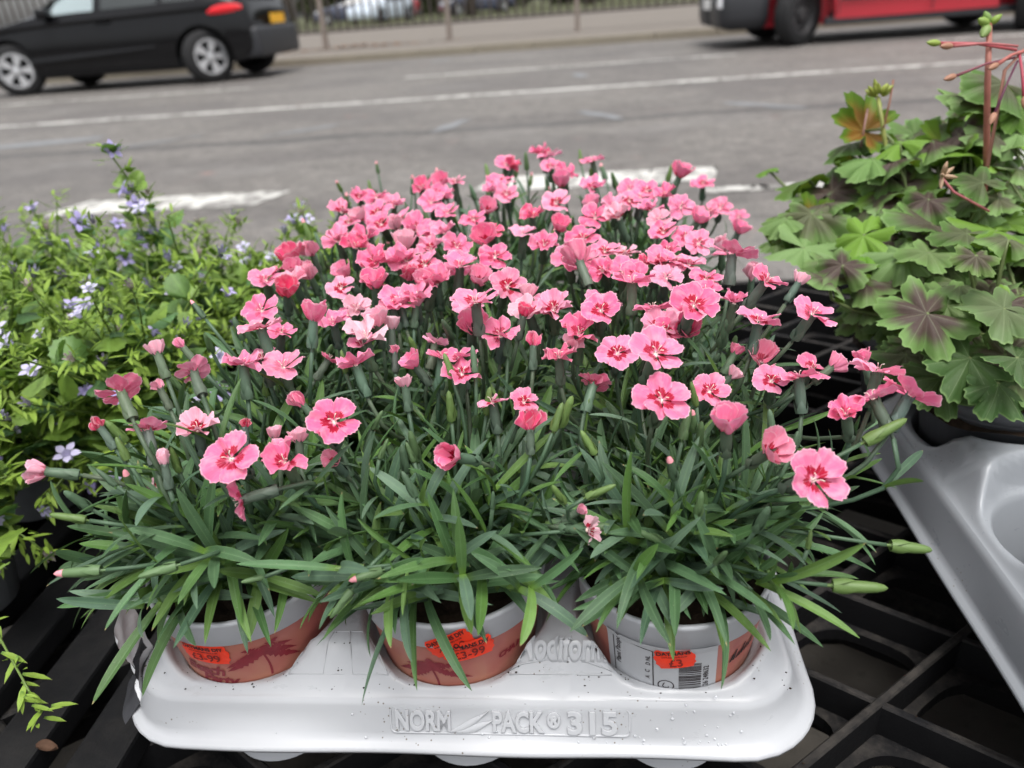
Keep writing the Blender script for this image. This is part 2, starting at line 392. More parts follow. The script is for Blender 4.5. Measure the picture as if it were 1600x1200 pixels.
# leaf litter by the post
M['litter'] = simple('leaf_litter', (0.2, 0.11, 0.06), 0.9, 0.2, 0.5, 20)
mb = MB()
for k in range(160):
    x = random.gauss(-4.1, 0.75); y = 15.15 + random.gauss(0, 0.13); a = random.random()*6.28; s = random.uniform(.025, .06)
    z = random.uniform(.004, .06)*max(0.1, 1 - abs(x + 4.1)/1.3)
    mb.add([(x + s*math.cos(a + q), y + s*math.sin(a + q), z + random.uniform(0, .02)) for q in (0, 1.4, 3.1, 4.6)], [(0, 1, 2, 3)])
tag(link('leaf_litter', mb.mesh('leaf_litter', M['litter'], False)), 'brown leaf litter blown against the far fence post', 'litter', kind='stuff')

# ------------------------------------------------------------------ vehicles
M['tyre'] = simple('tyre', (0.02, 0.02, 0.021), 0.8, 0.3, 0.3, 20)
M['rim'] = simple('alloy_rim', (0.72, 0.73, 0.75), 0.25, 0.6, 0.05, 20, Metallic=0.6)
M['steelrim'] = simple('steel_rim', (0.06, 0.058, 0.06), 0.55, 0.4, 0.3, 20, Metallic=0.3)
M['well'] = simple('wheel_well', (0.008, 0.008, 0.009), 0.9, 0.2)
M['carblack'] = simple('black_car_paint', (0.006, 0.006, 0.007), 0.1, 0.28, 0.1, 3)
M['carred'] = simple('red_car_paint', (0.52, 0.028, 0.045), 0.3, 0.5, 0.1, 3, Coat_Weight=0.6)
M['carsilver'] = simple('pale_car_paint', (0.55, 0.62, 0.7), 0.3, 0.5, 0.05, 3, Coat_Weight=0.6)
M['cardark'] = simple('dark_car_paint', (0.05, 0.06, 0.1), 0.3, 0.5, 0.05, 3, Coat_Weight=0.6)
M['trim'] = simple('black_trim', (0.022, 0.023, 0.027), 0.5, 0.5, 0.25, 6)
M['taillight'] = simple('tail_light', (0.75, 0.01, 0.02), 0.15, 0.6, 0.1, 20)
M['taillit'] = NT('tail_light_lit').base((0.8, 0.01, 0.02), 0.2, 0.5, Emission_Color=(1, 0.02, 0.03), Emission_Strength=2.2)
M['headlight'] = simple('head_light', (0.75, 0.77, 0.8), 0.1, 0.6, 0.05, 20)
M['plate_y'] = simple('yellow_plate', (0.8, 0.42, 0.02), 0.45, 0.4, 0.05, 20)
M['plate_w'] = simple('white_plate', (0.78, 0.78, 0.76), 0.45, 0.4, 0.05, 20)
t = NT('car_glass'); M['glass'] = t.base((0.28, 0.34, 0.35), 0.05, 0.8)
t = NT('dark_car_glass'); M['glassdark'] = t.base((0.02, 0.025, 0.025), 0.05, 0.8)
def lerp_tab(tab, x):
    xs = [r[0] for r in tab]
    return [float(np.interp(x, xs, [r[k] for r in tab])) for k in range(1, len(tab[0]))]
def wheel(parent, x, y, zc, r, w, side, rimmat, spokes=5):
    prof = [(r*0.66, -w/2), (r*0.93, -w/2), (r, -w*0.36), (r, w*0.36), (r*0.93, w/2), (r*0.66, w/2)]
    vs, fs, uv = lathe(prof, 40); me = mesh('tyre', vs, fs, M['tyre'])
    o = link('wheel', me, parent); o.location = (x, y, zc); o.rotation_euler = (math.pi/2*side, 0, random.random())
    mb = MB()
    vs, fs, _ = lathe([(0.0, w*0.05), (r*0.66, w*0.05)], 40); mb.add(vs, fs, 1)
    vs, fs, _ = lathe([(r*0.6, w*0.5), (r*0.69, w*0.5), (r*0.69, w*0.3), (r*0.6, w*0.1)], 40); mb.add(vs, fs, 0)
    if spokes:
        for k in range(spokes):
            for dd in (-0.16, 0.16):
                a = 2*math.pi*k/spokes; b = a + dd
                p0 = Vector((math.cos(a + dd*.4), math.sin(a + dd*.4), 0))*r*0.1; p1 = Vector((math.cos(b), math.sin(b), 0))*r*0.63
                n = Vector((-math.sin(a), math.cos(a), 0)); h0, h1 = r*0.05, r*0.075
                vs = [p0 - n*h0, p0 + n*h0, p1 + n*h1, p1 - n*h1]
                vs = [v + Vector((0, 0, w*0.42)) for v in vs] + [v + Vector((0, 0, w*0.2)) for v in vs]
                mb.add(vs, [(0, 1, 2, 3), (0, 4, 5, 1), (1, 5, 6, 2), (2, 6, 7, 3), (3, 7, 4, 0)], 0)
        vs, fs, _ = lathe([(0, w*0.5), (r*0.13, w*0.48), (r*0.15, w*0.3)], 20); mb.add(vs, fs, 0)
    else:
        vs, fs, _ = lathe([(0, w*0.42), (r*0.2, w*0.4), (r*0.24, w*0.2), (r*0.42, w*0.25), (r*0.6, w*0.12)], 40); mb.add(vs, fs, 0)
        for k in range(8):
            a = k*math.pi/4; vs, fs, _ = lathe([(0, w*0.3), (r*0.05, w*0.3), (r*0.05, w*0.2)], 8)
            mb.add([(v[0] + r*.34*math.cos(a), v[1] + r*.34*math.sin(a), v[2]) for v in vs], fs, 1)
    rm = link('rim', mb.mesh('rim', [rimmat, M['well']], False), o)
def car(name, loc, rotz, tab, wheels, wr, paintm, label, group=None, rimmat=None, spokes=5, glass=None, trim_z=None, trim_x=None, detail=None, win=None):
    """tab rows: x, z_bottom, z_belt, z_roof, half width, half width of the roof; x=0 at the nose"""
    root = empty(name, loc, label, 'van' if 'van' in name else 'car', group); root.rotation_euler.z = rotz
    L = tab[-1][0]; n = 56
    secs = []
    for i in range(n + 1):
        x = tab[0][0] + (L - tab[0][0])*i/n
        zb, zl, zr, hw, rw = lerp_tab(tab, x)
        mid = zb + (zl - zb)*0.55
        pts = [(0, zb), (hw*0.86, zb), (hw*0.965, zb + 0.05), (hw, mid - 0.12), (hw*0.995, mid), (hw*0.97, zl - 0.05), (hw*0.945, zl)]
        dz = zr - zl
        pts += [(rw + (hw*0.945 - rw)*0.55, zl + dz*0.5), (rw, zl + dz*0.9), (rw*0.9, zr), (0, zr + 0.012)]
        secs.append((x, pts))
    K = len(secs[0][1])
    vs = []; fs = []
    for x, pts in secs:
        for (y, z) in pts: vs.append((x, y, z))
        for (y, z) in pts[::-1][1:-1]: vs.append((x, -y, z))
    T = 2*K - 2
    for i in range(n):
        for j in range(T):
            a, b = i*T + j, i*T + (j + 1) % T
            fs.append((a, b, b + T, a + T))
    fs.append(tuple(range(T - 1, -1, -1))); fs.append(tuple(range(n*T, n*T + T)))
    me = mesh('body', vs, fs, [paintm, M['trim']])
    body = link('body', me, root)
    bm = bmesh.new()
    for wx in wheels:
        for s in (-1, 1):
            r = bmesh.ops.create_cone(bm, cap_ends=True, segments=36, radius1=wr*1.17, radius2=wr*1.17, depth=0.5)
            bmesh.ops.rotate(bm, verts=r['verts'], cent=(0, 0, 0), matrix=Matrix.Rotation(math.pi/2, 3, 'X'))
            bmesh.ops.translate(bm, verts=r['verts'], vec=(wx, s*(tab[len(tab)//2][4] - 0.02), wr))
    cm = bm_mesh('cut', bm, M['well'])
    cut = link('cut', cm, root)
    md = body.modifiers.new('b', 'BOOLEAN'); md.operation = 'DIFFERENCE'; md.object = cut; md.solver = 'EXACT'
    bpy.context.view_layer.update()
    dg = bpy.context.evaluated_depsgraph_get()
    nm = bpy.data.meshes.new_from_object(body.evaluated_get(dg), depsgraph=dg)
    body.modifiers.clear(); body.data = nm; bpy.data.objects.remove(cut)
    nm.set_sharp_from_angle(angle=R(32))
    for p in nm.polygons:
        c = p.center
        if trim_z is not None and c.z < trim_z(c.x): p.material_index = 1
    for wx in wheels:
        for s in (-1, 1): wheel(root, wx, s*(tab[len(tab)//2][4] - 0.115), wr, wr, 0.19, -s, rimmat or M['rim'], spokes)
    # side windows: curved panes proud of the body side
    for (xa, xb, lo, hi, gm) in (win or []):
        for s in (-1, 1):
            def fn(u, v):
                x = xa + (xb - xa)*u; zb, zl, zr, hw, rw = lerp_tab(tab, x)
                f = lo + (hi - lo)*v; z = zl + (zr - zl)*f
                y0 = hw*0.945; ym = rw + (y0 - rw)*0.55
                y = y0 + (ym - y0)*(f/0.5) if f < 0.5 else ym + (rw - ym)*((f - 0.5)/0.4)
                return (x, s*(y + 0.006), z)
            v_, f_, u_ = grid(8, 4, fn); link('side_window', mesh('side_window', v_, f_, gm), root)
    if detail: detail(root)
    return root
WR = 0.315
hatch = [(a, b*.93, c*.92, d*.93, e, f) for (a, b, c, d, e, f) in [(0.0, .32, .55, .56, .62, .55), (.12, .22, .70, .71, .76, .66), (.6, .2, .88, .89, .85, .72), (1.05, .2, .97, .985, .87, .70), (1.25, .2, .985, 1.08, .87, .62), (1.75, .2, .99, 1.36, .87, .56), (2.1, .2, .99, 1.42, .87, .57), (2.9, .2, 1.01, 1.42, .87, .57), (3.45, .22, 1.03, 1.36, .86, .56), (3.72, .25, 1.04, 1.2, .84, .56), (3.92, .3, .99, 1.03, .8, .6), (4.0, .38, .72, .73, .74, .6)]]
def det_black(root):
    # nose at x=0; near side is y=-0.87 after turning
    for s in (-1, 1):
        v_, f_, u_ = grid(8, 4, lambda u, v: (3.5 + .42*u, s*(.85 - .085*u*u + .015*math.sin(math.pi*v)), .80 + .03*u + (.04 + .06*math.sin(math.pi*u)**.5)*(v - .2)))
        link('tail_light', mesh('tail_light', v_, f_, M['taillit'] if s > 0 else M['taillight']), root)
        v_, f_, u_ = grid(8, 3, lambda u, v: (1.0 + 1.75*u, s*(.868 + .034*(1 - abs(2*v - 1))*math.sin(math.pi*u)**.5), .33 + .11*u + .11*v*(1 - .5*u)))
        link('side_crease', mesh('side_crease', v_, f_, M['carblack']), root)
        v_, f_, u_ = grid(14, 4, lambda u, v: (.55 + 3.0*u, s*(.855 + .03*(1 - abs(2*v - 1))*math.sin(math.pi*u)**.5), .74 + .1*u**.6 + .07*v))
        link('shoulder_line', mesh('shoulder_line', v_, f_, M['carblack']), root)
        box('door_handle', 2.0, 2.2, s*.86 - .012, s*.86 + .03*s, .79, .815, M['carblack'], root, .004)
        bm = bmesh.new(); bm_box(bm, 1.32, 1.46, s*.9 - .09, s*.9 + .09, .88, 1.0, .03); link('wing_mirror', bm_mesh('wing_mirror', bm, M['carblack'], True), root)
        v_, f_, u_ = grid(6, 3, lambda u, v: (.1 + .4*u, s*(.72 + .12*u), .6 + .12*u + .1*v)); link('head_light', mesh('head_light', v_, f_, M['headlight']), root)
    v_, f_, u_ = grid(6, 4, lambda u, v: (4.008 - .05*v, .3 - .6*u, .74 + .16*v)); link('number_plate', mesh('number_plate', [(4.065, .27 - .54*u[0], .64 + .12*u[1]) for u in u_], f_, M['plate_y']), root)
    bm = bmesh.new(); bm_box(bm, 3.7, 4.06, -.76, .76, .26, .62, .05); link('rear_bumper', bm_mesh('rear_bumper', bm, M['trim'], True), root)
    v_, f_, u_ = grid(8, 6, lambda u, v: (3.945 - .22*v, (.5 - .06*v)*(1 - 2*u), 0.95 + .17*v)); link('rear_window', mesh('rear_window', v_, f_, M['glassdark']), root)
    v_, f_, u_ = grid(8, 6, lambda u, v: (1.2 + .55*v, (.66 - .1*v)*(1 - 2*u), 1.0 + .28*v)); link('windscreen', mesh('windscreen', v_, f_, M['glass']), root)
# the nose points to -X: turn half round (then the near side is local +y)
bc = at_z(328, 130, -0.1)
black = car('black_car', (bc.x - 3.32 + 0.02, bc.y + 0.80, -0.1), 0, hatch, (0.72, 3.34), WR, M['carblack'],
            'black hatchback car with bright alloy wheels driving on the far lane', None, M['rim'], 5, None, lambda x: 0.3, None, det_black,
            [(1.42, 2.0, .06, .86, M['glass']), (2.1, 2.85, .06, .86, M['glassdark']), (2.92, 3.35, .08, .8, M['glassdark'])])
vant = [(0.0, .3, .62, .63, .66, .55), (.1, .2, .8, .81, .8, .68), (.35, .2, .95, .96, .86, .72), (.95, .2, 1.1, 1.115, .89, .74), (1.2, .2, 1.13, 1.25, .89, .68), (1.7, .2, 1.14, 1.7, .9, .64), (1.95, .2, 1.14, 1.8, .9, .66), (4.2, .22, 1.14, 1.82, .9, .68), (4.32, .26, 1.14, 1.78, .89, .68), (4.38, .34, 1.1, 1.7, .86, .66)]
def det_van(root):
    for s in (-1, 1):
        bm = bmesh.new(); bm_box(bm, -.05, .5, s*.46 - .44, s*.46 + .435, .2, .66, .13); link('front_bumper', bm_mesh('front_bumper', bm, M['trim'], True), root)
        box('door_moulding', 1.25, 3.05, s*.905 - .012, s*.905 + .012, .44, .53, M['trim'], root, .008)
        box('sill', 1.1, 3.2, s*.84 - .02, s*.84 + .045, .19, .27, M['trim'], root, .01)
        bm = bmesh.new(); bm_box(bm, 1.3, 1.45, s*.97 - .1, s*.97 + .1, 1.1, 1.33, .03); link('wing_mirror', bm_mesh('wing_mirror', bm, M['trim'], True), root)
        v_, f_, u_ = grid(6, 4, lambda u, v: (.06 + .42*u, s*(.75 + .125*u), .74 + .05*u + .2*v)); link('head_light', mesh('head_light', v_, f_, M['headlight']), root)
        box('door_seam', 1.22, 1.228, s*.902 - .004, s*.902 + .004, .28, 1.1, M['trim'], root); box('door_seam', 2.2, 2.208, s*.904 - .004, s*.904 + .004, .28, 1.1, M['trim'], root)
        box('tail_light', 4.33, 4.4, s*.8 - .06, s*.8 + .06, .85, 1.35, M['taillight'], root, .01)
    box('number_plate', -.075, -.06, -.26, .26, .42, .53, M['plate_w'], root)
    box('fog_lamp', -.062, .0, -.88 + .02, -.7, .44, .56, M['headlight'], root, .01)
    v_, f_, u_ = grid(8, 6, lambda u, v: (1.17 + .5*v, (.72 - .1*v)*(1 - 2*u), 1.2 + .48*v)); link('windscreen', mesh('windscreen', v_, f_, M['glassdark']), root)
rc = at_z(1245, 72, -0.1)
van = car('red_van', (rc.x - 0.82, rc.y + 0.86, -0.1), 0, vant, (0.82, 3.28), 0.325, M['carred'],
          'red van with black bumper and plain dark wheels on the far lane', None, M['steelrim'], 0, None, lambda x: 0.34 if x > .5 else 0.6, None, det_van,
          [(1.5, 2.15, .06, .8, M['glassdark'])])
def det_plain(gm):
    def f(root):
        for s in (-1, 1):
            v_, f_, u_ = grid(6, 3, lambda u, v: (.1 + .4*u, s*(.72 + .12*u), .6 + .12*u + .1*v)); link('head_light', mesh('head_light', v_, f_, M['headlight']), root)
        v_, f_, u_ = grid(8, 6, lambda u, v: (1.2 + .55*v, (.66 - .1*v)*(1 - 2*u), 1.0 + .28*v)); link('windscreen', mesh('windscreen', v_, f_, gm), root)
    return f
for (u, D, rot, pm, lab) in ((560, 40, 70, 'carsilver', 'pale blue parked car behind the fence near the black car'), (610, 52, 85, 'carred', 'small red parked car far behind the fence'), (690, 46, 20, 'cardark', 'dark parked car behind the fence right of the pale blue car'), (490, 44, 15, 'cardark', 'dark parked car behind the fence close to the black car')):
    r = ray(u, 20); p = EYE + r*(D/r.y)
    car('parked_car', (p.x, p.y, 0.035), R(rot), hatch, (0.72, 3.34), WR, M[pm], lab, 'cars parked beyond the fence', M['rim'], 5, None, None, None, det_plain(M['headlight'] if pm == 'carsilver' else M['glassdark']),
        [(1.42, 2.85, .06, .86, M['glassdark'])])
# far hedge and trees
M['hedge'] = NT('far_foliage').mat
t = NT('far_foliage'); n = t.noise(t.coord('Object'), 1.5, 4); t.base(t.mix(n, (0.018, 0.03, 0.012), (0.075, 0.085, 0.03)), 0.7, 0.2); M['hedge'] = t.mat
M['bark'] = simple('bark', (0.1, 0.08, 0.065), 0.9, 0.2, 0.4, 4)
def leaf_cloud(cen, rad, n, s):
    mb = MB()
    for k in range(n):
        d = Vector(rng.normal(size=3)); d.normalize(); q = random.random()**0.4
        p = Vector((cen[0] + d.x*rad[0]*q, cen[1] + d.y*rad[1]*q, cen[2] + d.z*rad[2]*q))
        a = Vector(rng.normal(size=3)).normalized()*s; b = a.cross(Vector(rng.normal(size=3))).normalized()*s*0.6
        mb.add([p - a, p + b, p + a, p - b], [(0, 1, 2, 3)])
    return mb
for i, (x, y, h) in enumerate(((-16, 46, 9), (-9.5, 58, 10), (-5.2, 41, 8), (0.5, 50, 9), (6, 44, 9), (13, 52, 10))):
    tr = empty('street_tree', (x, y, 0.03), ['bare-stemmed tree behind the black car roof', 'second tree from the left beyond the fence', 'tree beyond the fence above the pale blue parked car', 'tree beyond the fence near the middle of the picture', 'tree beyond the fence left of the red van', 'tree hidden beyond the red van'][i], 'tree', 'trees beyond the fence')
    vs, fs = tube([(0, 0, 0), (.05, 0, h*.25), (-.05, .1, h*.5), (.1, 0, h*.8)], [.28, .22, .18, .06], 10); link('trunk', mesh('trunk', vs, fs, M['bark']), tr)
    link('crown', leaf_cloud((0, 0, h*.72), (h*.32, h*.32, h*.28), 1500, .28).mesh('crown', M['hedge'], False), tr)
for i in range(6):
    x = -19 + i*6.3
    hd = empty('hedge', (x, 66, 0.03), None, 'hedge', 'hedge sections along the far side')
    hd['label'] = ['leftmost', 'second from left', 'third from left', 'third from right', 'second from right', 'rightmost'][i] + ' dark hedge section far behind the fence'
    link('foliage', leaf_cloud((0, 0, 1.5), (3.4, 1.3, 1.9), 1400, .3).mesh('foliage', M['hedge'], False), hd)

# ================================================================== PALLET
LA = Vector((.0764, .0604, 0)); LB = Vector((.0795, -.0538, 0)); P0 = Vector((.1879, .3826, 0))
PX0, PX1, PY0, PY1, PZ = -.62, .62, .02, 1.22, .15
pal = empty('black_plastic_pallet', (0, .6, 0), 'black plastic lattice pallet carrying the plant trays', 'pallet')
def clip(p, d):
    t0, t1 = -9, 9
    for a, lo, hi in ((0, PX0, PX1), (1, PY0, PY1)):
        s, e = (lo - p[a])/d[a], (hi - p[a])/d[a]
        if s > e: s, e = e, s
        t0, t1 = max(t0, s), min(t1, e)
    return t0, t1
def rib(p, q, w, z0, z1, name='rib'):
    p, q = Vector(p), Vector(q); d = (q - p).normalized(); n = Vector((-d.y, d.x, 0))*w/2
    bm = bmesh.new(); b = 0.0012
    def quad(z, k): return [bm.verts.new((x.x, x.y - .6, z)) for x in (p - n*k, p + n*k, q + n*k, q - n*k)]
    rings = [quad(z0, 0.55), quad(z1 - b, 1.0), quad(z1, 0.6)]
    for A, B in zip(rings[:-1], rings[1:]):
        for i in range(4): bm.faces.new((A[i], A[(i + 1) % 4], B[(i + 1) % 4], B[i]))
    bm.faces.new(rings[0][::-1]); bm.faces.new(rings[-1])
    bmesh.ops.recalc_face_normals(bm, faces=bm.faces)
    return link(name, bm_mesh(name, bm, M['black']), pal)
for fam, (d, o) in enumerate(((LA, LB), (LB, LA))):
    for k in range(-14, 15):
        p = P0 + o*k; t0, t1 = clip(p, d)
        if t1 - t0 > 0.2: rib(p + d*t0, p + d*t1, .0062, .098, PZ - (0.0012 if fam else 0))
# lower web with rounded openings in every cell
def cell_web():
    n = 40; outer, inner = [], []
    for i in range(n):
        a = 2*math.pi*(i + .5)/n; c, s = math.cos(a), math.sin(a); k = 1/max(abs(c), abs(s))
        outer.append((c*k, s*k)); e = 3.2; k2 = .80/((abs(c)**e + abs(s)**e)**(1/e)); inner.append((c*k2, s*k2))
    vs = []
    for z in (.122, .112):
        for lst in (outer, inner):
            for (a, b) in lst: vs.append(tuple(LA*(a*.5) + LB*(b*.5) + Vector((0, 0, z))))
    fs = []
    for i in range(n):
        j = (i + 1) % n
        fs.append((i, j, n + j, n + i)); fs.append((n + i, n + j, 3*n + j, 3*n + i))
    return mesh('cell_web', vs, fs, M['black'], smooth=False)
cw = cell_web()
for i in range(-16, 17):
    for j in range(-16, 17):
        c = P0 + LA*(i + .5) + LB*(j + .5)
        if PX0 + .06 < c.x < PX1 - .06 and PY0 + .06 < c.y < PY1 - .06:
            o = link('cell_web', cw, pal); o.location = (c.x, c.y - .6, 0)
for (p, q) in (((PX0, PY0), (PX1, PY0)), ((PX0, PY1), (PX1, PY1)), ((PX0, PY0), (PX0, PY1)), ((PX1, PY0), (PX1, PY1))):
    rib((*p, 0), (*q, 0), .012, .08, PZ + .001, 'edge_rail')
for x in (-.55, 0.02, .55):
    for y in (.1, .62, 1.14): box('foot', x - .05, x + .05, y - .6 - .05, y - .6 + .05, 0, .097, M['black'], pal, .008)
for y in (.12, .62, 1.12): box('runner', PX0, PX1, y - .64, y - .56, .001, .018, M['black'], pal, .003)
# slatted black base on the left
sb = empty('slatted_plastic_base', (-.52, .7, .153), 'black slatted plastic base under the purple bellflowers', 'crate')
for k in range(8):
    x = .195 - k*.062
    bm = bmesh.new(); bm_box(bm, x - .018, x + .018, -.6, .5, -.005, .016, .003); link('slat', bm_mesh('slat', bm, M['blackslat']), sb)
for y in (-.42, -.05, .32): box('cross_bar', -.27, .215, y - .015, y + .015, -.0045, .004, M['blackslat'], sb)

# ================================================================== TRAYS
def tray_mesh(name, mats, cx, cy, px, py, nx, ny, hr, mx, my, zdeck, zland, zflange, rc=.045, cup=.045):
    """thermoformed carrier: deck with round openings, raised lands between them, sloping wall and flange; origin at the centre"""
    X0, X1 = -px*nx/2 - mx, px*nx/2 + mx; Y0, Y1 = -py*ny/2 - my, py*ny/2 + my
    hx = [-px*nx/2 + px*(i + .5) for i in range(nx)]; hy = [-py*ny/2 + py*(j + .5) for j in range(ny)]
    def rr(x, y):     # pull the corners of the rectangle in to a rounded outline
        ax = max(0, abs(x) - (X1 - rc)); ay = max(0, abs(y) - (Y1 - rc))
        if ax > 0 and ay > 0:
            m_ = max(ax, ay); l = math.hypot(ax, ay)
            k = m_/l; return (math.copysign(X1 - rc + ax*k, x), math.copysign(Y1 - rc + ay*k, y))
        return x, y
    def height(x, y):
        d = min(math.hypot(x - a, y - b) for a in hx for b in hy)
        # distance to the outline
        e = min(X1 - abs(x), Y1 - abs(y))
        ax = max(0, abs(x) - (X1 - rc)); ay = max(0, abs(y) - (Y1 - rc))
        if ax > 0 and ay > 0: e = rc - math.hypot(ax, ay)
        s = lambda a, lo, hi: (lambda t: t*t*(3 - 2*t))(min(1, max(0, (a - lo)/(hi - lo))))
        # nearest opening's side angle: lands rise between openings
        f = s(d, hr + .001, hr + .010)*s(e, .003, .022)
        return zdeck + (zland - zdeck)*f - .004*(1 - s(e, 0, .006))
    mb = MB(); key = {}
    def V(x, y, z):
        k = (round(x, 5), round(y, 5), round(z, 5))
        if k not in key: key[k] = len(mb.v); mb.v.append((x, y, z)); mb.uv.append((0.5, 0.5))
        return key[k]
    NS, NR = 14, 10
    for a in hx:
        for b in hy:
            xl = X0 if a == hx[0] else a - px/2; xh = X1 if a == hx[-1] else a + px/2
            yl = Y0 if b == hy[0] else b - py/2; yh = Y1 if b == hy[-1] else b + py/2
            bd = [(xl + (xh - xl)*i/NS, yl) for i in range(NS)] + [(xh, yl + (yh - yl)*i/NS) for i in range(NS)] + [(xh - (xh - xl)*i/NS, yh) for i in range(NS)] + [(xl, yh - (yh - yl)*i/NS) for i in range(NS)]
            bd = [rr(*p) for p in bd]; n = len(bd); rows = []
            for (x, y) in bd:
                an = math.atan2(y - b, x - a); hx_, hy_ = a + hr*math.cos(an), b + hr*math.sin(an); row = []
                row.append(V(a + (hr - .003 - .5*cup*.18)*math.cos(an), b + (hr - .003 - .5*cup*.18)*math.sin(an), height(hx_, hy_) - cup))
                row.append(V(a + (hr - .003)*math.cos(an), b + (hr - .003)*math.sin(an), height(hx_, hy_) - .006))
                row.append(V(a + (hr - .0012)*math.cos(an), b + (hr - .0012)*math.sin(an), height(hx_, hy_) - .0015))
                for k in range(NR + 1):
                    q = k/NR; xx, yy = hx_ + (x - hx_)*q, hy_ + (y - hy_)*q
                    row.append(V(xx, yy, height(xx, yy)))
                rows.append(row)
            for i in range(n):
                A, B = rows[i], rows[(i + 1) % n]
                for k in range(len(A) - 1):
                    mb.f.append((A[k], B[k], B[k + 1], A[k + 1])); mb.m.append(0)
            # cup: tapering wall down to a floor
            zb = zflange - .058
            ring = [mb.v[r[0]] for r in rows]; o = len(mb.v)
            for (x, y, z) in ring: mb.v.append((a + (x - a)*.84, b + (y - b)*.84, zb)); mb.uv.append((.5, .5))
            for i in range(n):
                j = (i + 1) % n; mb.f.append((rows[i][0], o + i, o + j, rows[j][0])); mb.m.append(0)
            mb.f.append(tuple(range(o, o + n))); mb.m.append(0)
    # outer wall
    per = []
    N = 60
    bxs = [X0] + [(hx[i] + hx[i + 1])/2 for i in range(nx - 1)] + [X1]; bys = [Y0] + [(hy[i] + hy[i + 1])/2 for i in range(ny - 1)] + [Y1]
    sub = lambda b_: [b_[c] + (b_[c + 1] - b_[c])*q/NS for c in range(len(b_) - 1) for q in range(NS)]
    P = [(x, Y0) for x in sub(bxs)] + [(X1, y) for y in sub(bys)] + [(x, Y1) for x in sub(bxs[::-1])] + [(X0, y) for y in sub(bys[::-1])]
    hz = zdeck - zflange
    prof = [(0.0, -.004), (.0016, -.0054), (.0028, -.0076), (.0034, -.0105), (.0086, .0070 - hz), (.0100, .0044 - hz), (.0124, .0026 - hz), (.0152, .0016 - hz), (.0165, .0002 - hz), (.0159, -.0022 - hz), (.0140, -.0026 - hz), (.009, -.001 - hz)]
    ring0 = []
    M_ = len(P)
    for i, (x, y) in enumerate(P):
        x, y = rr(x, y)
        ax = max(0, abs(x) - (X1 - rc)); ay = max(0, abs(y) - (Y1 - rc))
        if ax + ay == 0: nrm = (0, 0)
        if ax > 1e-6 and ay > 1e-6: l = math.hypot(ax, ay); nrm = (math.copysign(ax/l, x), math.copysign(ay/l, y))
        elif abs(abs(x) - X1) < 1e-5: nrm = (math.copysign(1, x), 0)
        else: nrm = (0, math.copysign(1, y))
        ring0.append((x, y, nrm))
    o = len(mb.v)
    for (x, y, nn) in ring0:
        wav = .0012*math.sin(x*43) + .0008*math.sin(y*37 + 1)
        for k, (off, dz) in enumerate(prof):
            mb.v.append((x + nn[0]*(off + (wav if k > 4 else 0)), y + nn[1]*(off + (wav if k > 4 else 0)), zdeck + dz + (wav*.6 if k > 4 else 0))); mb.uv.append((.5, .5))
    Lp = len(prof)
    for i in range(M_):
        j = (i + 1) % M_
        for k in range(Lp - 1): mb.f.append((o + i*Lp + k, o + i*Lp + k + 1, o + j*Lp + k + 1, o + j*Lp + k)); mb.m.append(0)
    me = mb.mesh(name, mats)
    return me, (X0, X1, Y0, Y1)
PITX, PITY, HR = .131, .118, .0495
ZD, ZL, ZF = .238, .258, .209
TX, TYF = -.086, .290      # tray centre x, front flange y
NROW = 5
MXm, MYm = -.0005, -.004
TCY = TYF + .0165 + MYm + PITY*NROW/2
tr_me, tb = tray_mesh('tray_body', M['tray'], 0, 0, PITX, PITY, 3, NROW, HR, MXm, MYm, ZD, ZL, ZF, .034)
tray = empty('plant_tray', (TX, TCY, 0), 'white moulded plant tray holding the pots of pink dianthus', 'tray')
link('tray_body', tr_me, tray)
POTS = [(TX + (i - 1)*PITX, TCY + (j - (NROW - 1)/2)*PITY) for j in range(NROW) for i in range(3)]

# text as mesh
def text_mesh(s, size, extrude=0.0, bold=0.0, shear=0.0, bevel=0.0, space=1.0):
    cu = bpy.data.curves.new('t', 'FONT'); cu.body = s; cu.size = size; cu.extrude = extrude; cu.offset = bold; cu.shear = shear; cu.bevel_depth = bevel; cu.align_x = 'CENTER'; cu.align_y = 'CENTER'; cu.space_character = space; cu.resolution_u = 4
    o = bpy.data.objects.new('t', cu); COL.objects.link(o)
    bpy.context.view_layer.update(); dg = bpy.context.evaluated_depsgraph_get()
    me = bpy.data.meshes.new_from_object(o.evaluated_get(dg), depsgraph=dg)
    v = np.zeros(len(me.vertices)*3); me.vertices.foreach_get('co', v); v = v.reshape(-1, 3)
    f = [tuple(p.vertices) for p in me.polygons]
    bpy.data.objects.remove(o); bpy.data.curves.remove(cu); bpy.data.meshes.remove(me)
    return v, f
# embossed writing on the front wall (x along the tray, y up the wall)
WB = Vector((0, TYF + .0165 - .0086, ZF + .0070)); WT = Vector((0, TYF + .0165 - .0034, ZD - .0105))
wup = (WT - WB).normalized(); wn_ = Vector((0, -wup.z, wup.y))
def on_wall(v, x0, h0, lift=0.0004):
    out = []
    for (x, y, z) in v:
        p = WB + wup*(h0 + y) + wn_*(z + lift); out.append((x0 + x - TX, p.y - TCY, p.z))
    return out
def emboss(name, s, cap, x0, x1, h0, bold=0.0002, ex=0.0009):
    v, f = text_mesh(s, cap/.7, ex, bold, 0, 0.0005); w = v[:, 0].max() - v[:, 0].min(); v[:, 0] -= (v[:, 0].max() + v[:, 0].min())/2; v[:, 1] -= (v[:, 1].max() + v[:, 1].min())/2
    v = v*np.array([(x1 - x0)/w, 1, 1]); link(name, mesh(name, on_wall(v, (x0 + x1)/2, h0), f, M['tray'], smooth=False), tray)
xs = lambda u: at_z(u, 1145, .222).x
emboss('embossed_lettering', 'NORM', .0112, xs(614), xs(702), .0078)
